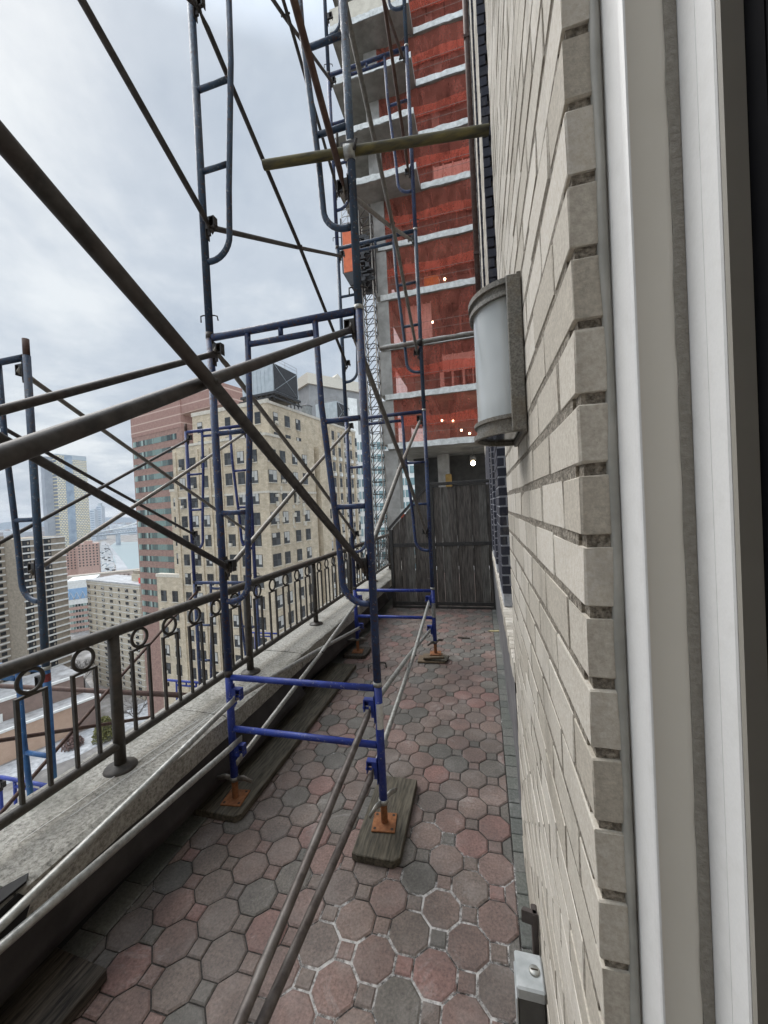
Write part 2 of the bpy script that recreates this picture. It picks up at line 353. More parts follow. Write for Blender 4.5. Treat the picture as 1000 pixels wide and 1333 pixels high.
def thing(name, label, cat, loc=(0, 0, 0), rz=0, group=None):
    o = bpy.data.objects.new(name, None); COL.objects.link(o); o.location = loc; o.rotation_euler = (0, 0, rz); o.empty_display_size = .1
    return tag(o, label, cat, group)
def structure(name, mb, mats): return tag(mb.build(name, mats), kind='structure')
def copy_tree(o, parent=None):
    c = o.copy(); COL.objects.link(c)
    if parent is not None: c.parent = parent
    for ch in list(o.children): copy_tree(ch, c)
    return c

# ------------------------------------------------------------------ terrace paving
X_EDGE, X_LEFT, Y0, Y1 = .066, -1.60, -.9, 9.5
def clip(poly, axis, lim, keep_less):
    out = []
    for i in range(len(poly)):
        a, b = poly[i], poly[(i+1) % len(poly)]
        ia = (a[axis] <= lim) == keep_less; ib = (b[axis] <= lim) == keep_less
        if ia: out.append(a)
        if ia != ib:
            t = (lim-a[axis])/(b[axis]-a[axis]); out.append((a[0]+(b[0]-a[0])*t, a[1]+(b[1]-a[1])*t))
    return out
def paver(mb, poly, top, ch=.006, mi=0):
    # a tile with a worn, chamfered arris
    n = len(poly); cx = sum(p[0] for p in poly)/n; cy = sum(p[1] for p in poly)/n
    rad = max(math.hypot(p[0]-cx, p[1]-cy) for p in poly)
    tx, ty = random.uniform(-.009, .009), random.uniform(-.009, .009)
    def zz(x, y): return top + (x-cx)*tx + (y-cy)*ty
    k = 1-ch/rad*1.3
    vs = [(x, y, -.03) for x, y in poly] + [(x, y, zz(x, y)-ch*.75) for x, y in poly] + [(cx+(x-cx)*k, cy+(y-cy)*k, zz(x, y)) for x, y in poly]
    fs = [tuple(range(2*n, 3*n))]
    for a in (0, n):
        for i in range(n): fs.append((a+i, a+(i+1) % n, a+n+(i+1) % n, a+n+i))
    mb._add(vs, fs, mi)
c = .116; gap = .0028
mb = MB(); SX, SY = -.247, 1.474
ed = .164; so = ed/2-gap; sq = ed/(1+math.sqrt(2))/2-gap*.8
octr = so/math.cos(math.pi/8)
for i in range(-14, 5):
    for j in range(-22, 72):
        x, y = SX+c*i, SY+c*j
        if y < Y0 or y > Y1: continue
        top = random.uniform(-.001, .001)
        if (i+j) % 2:
            poly = [(x+octr*math.cos(math.pi/8+math.pi/4*k), y+octr*math.sin(math.pi/8+math.pi/4*k)) for k in range(8)]
        else:
            poly = [(x-sq, y-sq), (x+sq, y-sq), (x+sq, y+sq), (x-sq, y+sq)]
        for lim, less in ((X_EDGE-.002, True), (X_LEFT+.002, False)):
            if poly: poly = clip(poly, 0, lim, less)
        if len(poly) < 3 or max(p[0] for p in poly)-min(p[0] for p in poly) < .012: continue
        paver(mb, poly, top)
structure('terrace_paving', mb, PAVER)
mb = MB(); y = Y0
while y < Y1:
    d = .105+random.uniform(-.002, .002)
    paver(mb, [(X_EDGE+.004, y), (.205, y), (.205, y+d-.004), (X_EDGE+.004, y+d-.004)], random.uniform(-.002, .003), .004)
    d2 = .2
    y += d
y = Y0
while y < Y1:
    paver(mb, [(X_LEFT-.205, y), (X_LEFT-.004, y), (X_LEFT-.004, y+.205), (X_LEFT-.205, y+.205)], random.uniform(-.003, .002), .004); y += .21
structure('border_paving', mb, SLATE_PAVER)
mb = MB(); mb.box(-2.2, -1.2, -.25, .6, Y1+.5, -.0065); structure('paving_bed', mb, JOINT)
mb = MB(); mb.quad((X_LEFT-.1, -1.1, -.0033), (.21, -1.1, -.0033), (.21, 6.2, -.0033), (X_LEFT-.1, 6.2, -.0033)); tag(mb.build('lime_residue', LIME), 'white lime residue lying in the paving joints', 'residue', kind='stuff')
mb = MB(); mb.box(-2.1, -1.2, -6, .6, Y1+.5, -.26); structure('terrace_slab', mb, CONC)

# litter on the paving
def flake(name, x, y, w, d, m, label, rz):
    b = MB(); n = 11; ps = []
    for i in range(n):
        an = 2*math.pi*i/n; k = random.uniform(.55, 1.1); ps.append((w*k*math.cos(an), d*k*math.sin(an)))
    b.prism(ps, 0, .008); o = b.build(name, m, None, (x, y, .003)); o.rotation_euler = (0, 0, rz); tag(o, label, 'litter')
p = at_z(645, 822, 0); flake('dry_leaf', p.x, p.y, .10, .03, DRY_LEAF, 'pale dry curled leaf lying by the grey border pavers near the wooden screen', .1)
p = at_z(604, 831, 0); flake('dark_scrap', p.x, p.y, .085, .03, LITTER, 'dark brown scrap lying on the red pavers beside the pale leaf', -.1)

# ------------------------------------------------------------------ parapet, coping, skirt
par = thing('parapet_wall', 'low parapet wall with pale weathered limestone coping below the railing', 'parapet', (-1.83, 3, 0))
def rel(root): return lambda mb_, name, m: mb_.build(name, m, root, None)
def part(mb_, name, mats, root, label=None):
    o = mb_.build(name, mats, root); o.matrix_parent_inverse = root_inv(root)
    if label: o['label'] = label
    return o
def root_inv(root):
    m = Matrix.Identity(4); r = root; chain = []
    while r is not None:
        chain.append(r.matrix_parent_inverse @ Matrix.Identity(4) if False else None); 
        m = (Matrix.Translation(r.location) @ r.rotation_euler.to_matrix().to_4x4()) @ m if r.parent is None else r.matrix_parent_inverse @ m
        r = r.parent
    return m.inverted()
def wpart(mb_, name, mats, root, label=None):
    """part given in world coordinates under a top-level thing"""
    o = mb_.build(name, mats, root)
    o.matrix_parent_inverse = (Matrix.Translation(root.location) @ root.rotation_euler.to_matrix().to_4x4()).inverted()
    if label: o['label'] = label
    return o
def wsub(mb_, name, mats, partobj, label=None):
    """sub-part in the same space as its part"""
    o = mb_.build(name, mats, partobj)
    if label: o['label'] = label
    return o

ys = [-1.2, .915, 2.03, 3.05, 4.06, 5.05, 6.25, 8.0, 9.5]
for i in range(len(ys)-1):
    mb = MB(); a, b_ = ys[i]+.004, ys[i+1]-.004
    n = 14; vs = []
    prof = [(-2.10, .34), (-2.10, .462), (-2.09, .472), (-1.80, .470), (-1.635, .462), (-1.612, .450), (-1.61, .335), (-1.63, .325), (-2.0, .325)]
    for k in range(n+1):
        y = a+(b_-a)*k/n
        for q, (x, z) in enumerate(prof):
            j = .004 if 2 <= q <= 6 else 0
            vs.append((x+random.uniform(-j, j), y, z+random.uniform(-j, j)*.6))
    m_ = len(prof); fs = [(k*m_+q, k*m_+(q+1) % m_, (k+1)*m_+(q+1) % m_, (k+1)*m_+q) for k in range(n) for q in range(m_)]
    fs += [tuple(range(m_))[::-1], tuple(n*m_+q for q in range(m_))]
    mb._add(vs, fs); wpart(mb, 'coping_stone', COPING, par)
mb = MB(); mb.box(-2.06, -1.2, -6, -1.80, 9.5, .325); wpart(mb, 'wall_body', CONC, par)
mb = MB(); mb.box(-1.795, -1.2, -.1, -1.735, 9.5, .322); wpart(mb, 'gap_shade_backing', TAR_AND_SHADE, par)  # near-black backing stands in for shade in the gap under the skirt
mb = MB(); mb.prism([(-1.70, .80), (-1.615, .79), (-1.612, .945), (-1.64, .97), (-1.675, .90)], .4645, .4735); mb.prism([(.83, .35), (.93, .34), (.955, .40), (.92, .455), (.86, .45)], -1.612, -1.6065, 0, 'x'); wpart(mb, 'tar_patch', TAR_AND_SHADE, par)
# scratches chalked on the coping
for pts in (((-1.83, 1.06), (-1.80, 1.45), (-1.77, 1.75), (-1.75, 1.95)), ((-1.76, 1.2), (-1.72, 1.6), (-1.70, 1.9), (-1.69, 2.0)), ((-1.72, 1.75), (-1.71, 2.2), (-1.72, 2.6))):
    mb = MB()
    for (xa, ya), (xb, yb) in zip(pts, pts[1:]):
        mb.quad((xa, ya, .4745), (xa+.004, ya, .4745), (xb+.004, yb, .4745), (xb, yb, .4745))
    wpart(mb, 'chalk_scratch', STICKER, par)
# the loose membrane skirt that hangs from the coping over a dark gap
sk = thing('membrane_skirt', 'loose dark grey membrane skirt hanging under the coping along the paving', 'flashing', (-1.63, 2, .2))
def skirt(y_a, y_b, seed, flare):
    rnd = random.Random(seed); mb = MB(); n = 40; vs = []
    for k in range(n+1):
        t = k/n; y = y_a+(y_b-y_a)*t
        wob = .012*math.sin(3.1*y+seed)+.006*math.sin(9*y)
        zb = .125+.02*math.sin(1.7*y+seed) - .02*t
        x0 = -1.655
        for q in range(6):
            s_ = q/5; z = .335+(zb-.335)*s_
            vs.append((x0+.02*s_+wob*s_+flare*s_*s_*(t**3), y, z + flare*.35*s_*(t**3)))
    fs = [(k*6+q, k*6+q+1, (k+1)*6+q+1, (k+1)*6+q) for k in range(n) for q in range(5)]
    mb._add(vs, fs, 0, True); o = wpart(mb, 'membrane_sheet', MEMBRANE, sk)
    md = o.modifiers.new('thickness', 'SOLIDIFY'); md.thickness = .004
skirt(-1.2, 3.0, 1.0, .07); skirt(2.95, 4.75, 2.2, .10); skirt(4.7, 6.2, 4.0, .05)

# ------------------------------------------------------------------ railing
XR = -1.835
rail = thing('parapet_railing', 'dark brown iron railing with ring ornaments along the coping', 'railing', (XR, 3, .46))
mb = MB(); mb.tube([(XR, -1.2, 1.16), (XR, 2.6, 1.162), (XR, 9.4, 1.165)], .029, 16); wpart(mb, 'handrail', RAIL, rail)
mb = MB(); mb.tube([(XR, -1.2, .588), (XR, 2.6, .588), (XR, 9.4, .588)], .022, 14); wpart(mb, 'bottom_rail', RAIL, rail)
posts = [-.83, .334, 1.498, 2.615, 3.84, 5.0, 6.15, 7.3, 8.45]
for y in posts:
    mb = MB(); mb.tube([(XR, y, .47), (XR, y, 1.15)], .027, 14); po = wpart(mb, 'post', RAIL, rail)
    mb = MB(); mb.lathe([(0, .022), (.034, .022), (.04, .014), (.068, .010), (.075, 0), (.075, -.008)], (XR, y, .472), 22); wsub(mb, 'base_flange', RAIL, po)
for a, b_ in zip(posts, posts[1:]):
    if a > 6.2: continue
    pitch = (b_-a-.30)/4
    for k in range(5):
        y = a+.15+pitch*k; w = .052
        mb = MB(); ring = []
        for q in range(25):
            an = 2*math.pi*q/24; ring.append((XR, y+.0475*math.cos(an), 1.083+.0475*math.sin(an)))
        mb.tube(ring, .0082, 8, cap=False); wpart(mb, 'ring', RAIL, rail)
        mb = MB()
        for s_ in (-1, 1): mb.box(XR-.007, y+s_*w-.007, .598, XR+.007, y+s_*w+.007, 1.020)
        mb.box(XR-.0072, y-w-.0072, 1.0202, XR+.0072, y+w+.0072, 1.031); wpart(mb, 'baluster_hoop', RAIL, rail)

# ------------------------------------------------------------------ scaffold
W_ = .914; H_ = 1.98
Y_N, Y_F, Y_B = 1.918, 4.208, -.372           # near row, far row, the row behind the viewer
XL_, XRT = -1.495, -.581
def arc(cx, cz, r0, a0, a1, n=7): return [(cx+r0*math.cos(R(a0+(a1-a0)*i/n)), 0, cz+r0*math.sin(R(a0+(a1-a0)*i/n))) for i in range(n+1)]
cache = {}
def lug_mb(s_):
    mb = MB(); x0 = s_*.021
    def B(*a, c=0): mb.box(*[q*1 for q in a], 0, c)
    mb.box(x0, -.017, -.07, x0+s_*.004, .017, .07, 0, .001)
    mb.box(x0+s_*.0042, -.017, .044, x0+s_*.055, .017, .050); mb.box(x0+s_*.0552, -.017, -.016, x0+s_*.060, .017, .050)
    mb.box(x0+s_*.0042, -.017, -.016, x0+s_*.030, -.012, .0438); mb.box(x0+s_*.0042, .012, .006, x0+s_*.055, .017, .0438)
    mb.tube([(x0+s_*.004, 0, 0), (x0+s_*.068, 0, 0)], .0075, 8)
    mb.box(x0+s_*.006, -.006, -.048, x0+s_*.022, .006, -.02)
    return mb
def pin_mb():
    mb = MB(); mb.tube([(-.045, 0, .02), (-.045, 0, .055), (-.030, 0, .06), (0, 0, .058), (.03, 0, .06), (.048, 0, .055), (.052, 0, .03)], .004, 8); return mb
def frame_meshes(paint, pk):
    if pk in cache: return cache[pk]
    ms = []
    for x in (0, W_): ms.append(('post', MB().tube([(x, 0, .004), (x, 0, H_-.004)], .0213, 16).mesh('post', paint)))
    ms.append(('top_bar', MB().tube([(.021, 0, H_-.012), (W_-.021, 0, H_-.012)], .0205, 14).mesh('top_bar', paint)))
    xa, xb, za = .249, .168, .55
    for s_ in (0, 1):
        f = (lambda x: x) if not s_ else (lambda x: W_-x)
        pts = [(f(xa), 0, H_-.03), (f(xa-.012), 0, 1.5), (f(xb+.012), 0, .8), (f(xb), 0, za)]
        rr = .125
        for i in range(1, 8):
            an = i/7*math.pi/2; pts.append((f(xb-rr+rr*math.cos(an)), 0, za-rr*math.sin(an)))
        pts.append((f(.02), 0, za-rr))
        ms.append(('ladder_leg', MB().tube(pts, .0165, 12).mesh('ladder_leg', paint)))
        for z in (1.41, .945):
            xi = xb+.012+(xa-.012-xb-.012)*(z-.8)/.7 if z > .8 else xb
            ms.append(('rung', MB().tube([(f(.020), 0, z), (f(xi-.015), 0, z)], .0148, 10).mesh('rung', paint)))
    ms.append(('header_bar', MB().tube([(xa+.016, 0, 1.893), (W_-xa-.016, 0, 1.893)], .0165, 12).mesh('header_bar', paint)))
    ms.append(('header_strut', MB().tube([(W_/2, 0, 1.908), (W_/2, 0, H_-.031)], .014, 10).mesh('header_strut', paint)))
    cache[pk] = ms; return ms
lugmesh = {s_: {m.name: lug_mb(s_).mesh('brace_lug', m) for m in (NAVY, ROYAL, DARK_STEEL)} for s_ in (-1, 1)}
pinmesh = pin_mb().mesh('hitch_pin', DARK_STEEL)
collar = MB().tube([(0, 0, -.018), (0, 0, .018)], .0232, 16).mesh('joint_collar', DARK_STEEL)
collar_s = MB().tube([(0, 0, -.012), (0, 0, .012)], .0236, 16).mesh('joint_collar', GALV)
spigot = MB().tube([(0, 0, -.02), (0, 0, .1)], .0185, 14).mesh('coupling_pin', BROWN_STEEL)
def frame(loc, paint, label, lug=DARK_STEEL, pins=True, group='walk-through scaffold frames', open_top=False, width=None, name='walkthrough_scaffold'):
    t = thing(name, label, 'scaffold', loc, 0, group)
    if width: t.scale.x = width/W_
    for nm, me in frame_meshes(paint, paint.name): link(nm, me, t)
    for x, s_ in ((0, 1), (W_, -1)):
        for z in (.62, 1.875): link('brace_lug', lugmesh[s_][lug.name], t, (x, 0, z))
        if pins: link('hitch_pin', pinmesh, t, (x, 0, .05 if x else .06), (0, 0, random.uniform(-.4, .4)))
        link('joint_collar', collar if x == 0 else collar_s, t, (x, 0, .0))
        if open_top: link('coupling_pin', spigot, t, (x, 0, H_))
    return t
SILL_TOP, SILL_BOT = .785, .175
def sill(y, label):
    t = thing('base_scaffold', label, 'scaffold', (XL_, y, 0), 0, 'short base frames')
    for x in (0, W_):
        p_ = MB().tube([(x, 0, SILL_BOT), (x, 0, SILL_TOP)], .0216, 16).build('post', ROYAL if x else ROYAL, t)
    for z in (.765, .460): MB().tube([(.021, 0, z), (W_-.021, 0, z)], .0175, 14).build('crossbar', ROYAL, t)
    for x, s_ in ((0, 1), (W_, -1)):
        for z in (.655, .325): link('brace_lug', lugmesh[s_]['royal_blue_paint'], t, (x, 0, z))
    return t
s1 = sill(Y_N, 'short royal blue base frame with two crossbars nearest the camera')
mb = MB(); mb.tube([(W_, 0, .555), (W_, 0, .69)], .0222, 16, cap=False); st = mb.build('sticker', STICKER, s1); st.scale = (1, 1, 1)
# wrap only the camera side: trim the sticker to a curved patch
bm = bmesh.new(); bm.from_mesh(st.data); bmesh.ops.delete(bm, geom=[f for f in bm.faces if f.calc_center_median().y > -.004 or f.calc_center_median().x < W_-.006], context='FACES'); bm.to_mesh(st.data); bm.free()
s2 = sill(Y_F, 'short royal blue base frame with two crossbars just before the wooden screen')
mb = MB(); mb.tube([(W_, 0, .47), (W_, 0, .63)], .0222, 16, cap=False); mb.build('grey_band', GALV, s2)
G1 = 'navy scaffold frames over the terrace'
frame((XL_, Y_N, .79), NAVY, 'tall navy frame with curved ladder legs standing on the nearest base frame', DARK_STEEL, True, G1)
frame((XL_, Y_N, .79+H_), SLATE, 'slate blue frame stacked above the nearest frame, carrying the mossy yellow tube', DARK_STEEL, True, G1)
frame((XL_, Y_F, .79), NAVY, 'navy frame on the far base frame, in front of the wooden screen', DARK_STEEL, True, G1)
frame((XL_, Y_F, .79+H_), SLATE, 'second frame up in the far stack, clamped to a thin grey tube', DARK_STEEL, True, G1)
frame((XL_, Y_F, .79+2*H_), NAVY, 'third frame up in the far stack, crossed by the mossy yellow tube', DARK_STEEL, True, G1)
frame((XL_, Y_F, .79+3*H_), SLATE, 'topmost frame of the far stack, cut off by the top of the photo', DARK_STEEL, True, G1)
# outer scaffold, beyond the railing
XO1, YO1, ZO1 = -3.644, 1.774, .81
XO2, YO2, ZO2 = -3.72, 4.20, .862
G2 = 'scaffold frames outside the railing'
frame((XO1, YO1, ZO1), SLATE, 'slate blue frame with open top pin at the left edge, beyond the railing', DARK_STEEL, True, G2, True)
o1b = frame((XO1, YO1, ZO1-H_), SKYBLUE, 'light blue frame with red tape on its post, behind the railing at left edge', DARK_STEEL, False, G2)
mb = MB(); mb.tube([(W_, 0, H_-.085), (W_, 0, H_-.035)], .0222, 16, cap=False); mb.build('red_tape', RED_TAPE, o1b)
frame((XO2, YO2, ZO2), MIDBLUE, 'blue frame with open top pin before the brown brick tower, beyond the railing', DARK_STEEL, True, G2, True)
frame((XO2, YO2, ZO2-H_), NAVY, 'navy frame seen through the railing below the blue open-topped frame', DARK_STEEL, False, G2)
frame((-5.62, 5.5, -1.15-H_), ROYAL, 'low royal blue frame behind the middle of the railing, left one of two', DARK_STEEL, False, G2)
frame((-5.62, 7.9, -1.10-H_), ROYAL, 'low royal blue frame behind the middle of the railing, farther right one of two', DARK_STEEL, False, G2)
frame((-5.62, 3.1, -1.2-H_), ROYAL, 'violet blue low frame in the bottom left corner of the railing view', DARK_STEEL, False, G2)

def brace(A0, A1, B0, B1, mat_, label, group, bolt=True):
    A0, A1, B0, B1 = map(Vector, (A0, A1, B0, B1))
    mid = (A0+A1+B0+B1)/4
    t = thing('cross_brace', label, 'cross brace', mid, 0, group)
    for q, (a, b_) in enumerate(((A0, A1), (B0, B1))):
        off = Vector((.018 if q else -.018, 0, 0)); d = (b_-a).normalized(); L_ = (b_-a).length
        pts = []; sc_ = []; fl = []
        for u_, k, f_ in ((-.03, 1, (1.25, .22)), (.02, 1, (1.25, .22)), (.055, 1, (1.1, .8)), (.08, 1, (1, 1)), (L_/2, 1, (1, 1)), (L_-.08, 1, (1, 1)), (L_-.055, 1, (1.1, .8)), (L_-.02, 1, (1.25, .22)), (L_+.03, 1, (1.25, .22))):
            p_ = a+d*u_; ends = min(1, max(0, min(u_-.06, L_-.06-u_)/.12)); p_ = p_+off*ends
            pts.append(p_-mid); fl.append(f_)
        # flat ends lie in the plane of the row: squash across x
        mb = MB(); mb.tube(pts, .0160, 12, flat=[(f_[1], f_[0]) if False else f_ for f_ in fl]); mb.build('bar', mat_, t)
    if bolt:
        mb = MB(); mb.tube([(-.042, 0, 0), (.042, 0, 0)], .007, 8); mb.build('pivot_bolt', DARK_STEEL, t)
    return t
def zz(k): return .79+H_*k
xr_, xl_ = XRT-.043, XL_+.043
LO, HI = .62, 1.875
G3 = 'cross braces of the terrace scaffold'
def x_pair(x, ya, yb, za, zb, mat_, label, group=G3, xb=None):
    xb = x if xb is None else xb
    return brace((x, ya, za), (xb, yb, zb), (x, ya, zb), (xb, yb, za), mat_, label, group)
x_pair(xr_, Y_B, Y_N, zz(0)+LO, zz(0)+HI, DARK_STEEL, 'thick dark brace pair closest to the camera, crossing left of centre')
x_pair(xl_, Y_B, Y_N, zz(0)+LO, zz(0)+HI, DARK_STEEL, 'dark brace pair from the left post of the nearest navy frame to the left edge')
x_pair(xr_, Y_N, Y_F, zz(0)+LO, zz(0)+HI, OLD_GALV, 'pale and dark brace pair crossing in front of the wooden screen, right row')
x_pair(xl_, Y_N, Y_F, zz(0)+LO, zz(0)+HI, OLD_GALV, 'dull brace pair crossing in front of the buff brick building, left row')
x_pair(xl_, Y_B, Y_N, zz(1)+LO, zz(1)+HI, DARK_STEEL, 'dark thin brace rising out of the top left of the sky')
x_pair(xr_, Y_B, Y_N, zz(1)+LO, zz(1)+HI, BROWN_STEEL, 'rusty brown brace running down from the top edge to the nearest slate frame')
x_pair(xl_, Y_N, Y_F, zz(1)+LO, zz(1)+HI, DARK_STEEL, 'thin dark brace pair crossing against the open sky')
x_pair(xr_, Y_N, Y_F, zz(1)+LO, zz(1)+HI, OLD_GALV, 'dull grey brace pair crossing before the red netted floors')
x_pair(xr_, Y_N, Y_F, zz(2)+LO, zz(2)+HI, BROWN_STEEL, 'dark brown brace pair at the top edge before the concrete balconies')
x_pair(xl_, Y_N, Y_F, zz(2)+LO, zz(2)+HI, DARK_STEEL, 'thin dark brace pair at the top edge against sky and concrete slabs')
G4 = 'low braces between the base frames'
brace((xr_, Y_B, .26), (xr_, Y_N, .655), (xr_, Y_B, .52), (xr_, Y_N, .325), DULL_ROD, 'two dull brown grey bars lying low over the pavers at the bottom edge', G4)
brace((xl_, Y_B, .38), (xl_, Y_N, .645), (xl_, Y_B, .575), (xl_, Y_N, .39), GALV, 'two pale galvanised bars low along the coping at the left', G4, False)
brace((xr_, Y_N, .655), (xr_, Y_F, .325), (xr_, Y_N, .325), (xr_, Y_F, .655), GALV, 'pale galvanised bars crossing low over the pavers between both base frames', G4)
brace((xl_, Y_N, .645), (xl_, Y_F, .325), (xl_, Y_N, .28), (xl_, Y_F, .655), GALV, 'pale galvanised bars crossing low beside the grey membrane skirt', G4)
G5 = 'cross braces outside the railing'
xo1, xo2 = XO1+W_-.043, XO2+W_-.043
brace((xo1, YO1, ZO1+HI), (xo2, YO2, ZO2+LO), (xo1, YO1, ZO1+LO), (xo2, YO2, ZO2+HI), OLD_GALV, 'outside brace pair with one pale bar tied to the slate post at the left', G5)
xo1, xo2 = XO1+.043, XO2+.043
brace((xo1, YO1, ZO1+HI), (xo2, YO2, ZO2+LO), (xo1, YO1, ZO1+LO), (xo2, YO2, ZO2+HI), DARK_STEEL, 'thinner dark outside brace pair crossing before the glass tower', G5)
brace((xo1, YO1, ZO1-H_+LO), (xo2, YO2, ZO2-.12), (xo1, YO1, ZO1-H_+HI-.5), (xo2, YO2, ZO2-H_+.3), BROWN_STEEL, 'rusty brace seen through the railing balusters', G5)
mb = MB(); mb.tube([(-5.6, 3.0, -.08), (-2.78, 3.0, .018)], .024, 12); o = mb.build('scaffold_tube', BROWN_STEEL); tag(o, 'dark red brown horizontal tube seen through the railing', 'tube')

# tubes clamped to posts, butting against the wall
def putlog(a, b_, r_, m, label, post_xy, wing):
    a, b_ = Vector(a), Vector(b_); t = thing('putlog_tube', label, 'tube', a, 0, 'tubes clamped across to the wall')
    d = (b_-a); mb = MB()
    n = 18; pts = [d*(i/8) for i in range(9)]
    mb.tube(pts, r_, 18, cap=False)
    # open end with a bolt hole
    mb.tube([d*0.0005, d*.9995], r_*.86, 18, cap=False); mb.build('tube', m, t)
    px, py = post_xy; zc = a.z+(b_.z-a.z)*((px-a.x)/(b_.x-a.x)); cl = Vector((px, py, zc))-a
    mb = MB(); mb.tube([cl+Vector((0, 0, -.004)), cl+Vector((0, 0, .055))], .031, 16, cap=True)
    k = d.normalized(); e = cl.copy(); e.y = (d*((px-a.x)/d.x)).y
    mb.tube([e-k*.028, e+k*.028], r_+.009, 18, cap=True)
    clo = mb.build('clamp', GALV if wing else DARK_STEEL, t)
    mb = MB(); mb.tube([cl+Vector((-.06, -.035, .02)), cl+Vector((-.055, -.045, .085))], .007, 8); mb.tube([cl+Vector((.03, -.04, -.02)), cl+Vector((.05, -.06, .02))], .007, 8)
    mb.box(cl.x-.04, cl.y-.045, cl.z+.015, cl.x+.04, cl.y-.030, cl.z+.035); mb.build('clamp_bolt', DARK_STEEL, clo)
    return t
putlog((-1.04, 1.832, 3.56), (.112, 1.995, 3.56), .0235, YELLOW_TUBE, 'mossy yellow brown tube clamped to the nearest slate post, butting on the wall', (XRT, Y_N), True)
putlog((-1.03, 4.15, 3.49), (.112, 4.155, 3.50), .024, OLD_GALV, 'dull grey tube clamped to the far post behind the wall lamp', (XRT, Y_F), False)

# jacks and planks
def jack(x, y, ztop, zp, rz, label):
    t = thing('screw_jack', label, 'jack', (x, y, zp), 0, 'rusty screw jacks under the scaffold')
    mb = MB(); prof = []
    z = .008
    while z < ztop-zp+.06: prof += [(.0165, z), (.0185, z+.004)]; z += .008
    mb.lathe(prof, (0, 0, 0), 14); mb.build('threaded_rod', RUST, t)
    mb = MB(); mb.box(-.062, -.062, 0, .062, .062, .008, 0, .002); pl = mb.build('base_plate', RUST, t); pl.rotation_euler = (0, 0, .12)
    mb = MB()
    for sx in (-1, 1):
        for sy in (-1, 1): mb.lathe([(0, .0085), (.008, .0085)], (sx*.045, sy*.045, 0), 10)
    mb.build('bolt_hole', LITTER, pl)
    h = ztop-zp-.012
    mb = MB(); mb.lathe([(.0205, -.012), (.027, -.010), (.027, .010), (.0205, .012)], (0, 0, h), 14)
    for s_ in (-1, 1):
        mb.tube([(s_*.024, 0, h), (s_*.06, 0, h+.006), (s_*.115, 0, h-.012)], .016, 10, flat=[(.6, 1), (.5, 1), (.35, .8)])
    w = mb.build('wing_nut', GALV if rz > 1 else OLD_GALV, t); w.rotation_euler = (0, 0, rz); return t
TP = .042
jack(XL_, Y_N, SILL_BOT, TP, .05, 'orange rusty screw jack with wing nut crosswise on the long plank')
jack(XRT, Y_N, SILL_BOT, TP, 1.15, 'orange rusty screw jack on the short mossy plank nearest the camera')
jack(XL_, Y_F, SILL_BOT+.02, TP, .3, 'small rusty screw jack on the dark board by the membrane skirt, far left')
jack(XRT, Y_F, SILL_BOT+.03, .062, .9, 'small rusty screw jack on the stack of wood offcuts, far right')
def plank(x0, y0, x1, y1, z0, z1, m, label, rz=0, chip=True, sub=10):
    cx, cy = (x0+x1)/2, (y0+y1)/2; hx, hy = (x1-x0)/2, (y1-y0)/2
    mb = MB(); ch = min(.03, hx*.35)
    out = [(-hx+ch, -hy), (hx-ch, -hy), (hx, -hy+ch), (hx, hy-.004), (hx-.004, hy), (-hx+.004, hy), (-hx, hy-.004), (-hx, -hy+ch*.3)] if chip else [(-hx, -hy), (hx, -hy), (hx, hy), (-hx, hy)]
    n = len(out); e = .004
    vs = [(x, y, 0) for x, y in out]+[(x, y, z1-z0-e) for x, y in out]+[(x*(1-e/hx), y*(1-e/hy), z1-z0) for x, y in out]
    fs = [tuple(range(n))[::-1], tuple(range(2*n, 3*n))]+[(a+i, a+(i+1) % n, a+n+(i+1) % n, a+n+i) for a in (0, n) for i in range(n)]
    mb._add(vs, fs); o = mb.build('plank', m, None, (cx, cy, z0)); o.rotation_euler = (0, 0, rz); tag(o, label, 'plank', 'planks under the scaffold'); return o
plank(-1.715, 1.80, -1.395, 3.86, .004, TP-.001, WOOD, 'long wet grey plank under the nearest left jack beside the membrane skirt', .004)
plank(-.70, 1.715, -.462, 2.27, .004, TP-.001, WOOD, 'short mossy plank with a cut corner under the nearest right jack', .01)
plank(-1.64, 4.08, -1.375, 4.36, .004, TP-.001, WOOD_DARK, 'short dark board under the far left jack')
plank(-1.74, .55, -1.455, 1.085, .004, .046, WOOD_DARK, 'blackened broken plank in the bottom left corner', -.05)
of = thing('offcut_stack', 'small stack of brown wood offcuts under the far right jack', 'wood offcut', (-.6, 4.16, .004))
for k, (dx, dy, rz, hx, hy) in enumerate(((-.02, 0, .05, .15, .085), (.03, .01, -.12, .13, .075), (0, 0, .2, .11, .06))):
    mb = MB(); mb.box(-hx, -hy, 0, hx, hy, .017, 0, .002); o = mb.build('offcut', WOOD_PALE if k != 1 else WOOD, of, (dx, dy, .0005+k*.019)); o.rotation_euler = (0, 0, rz)

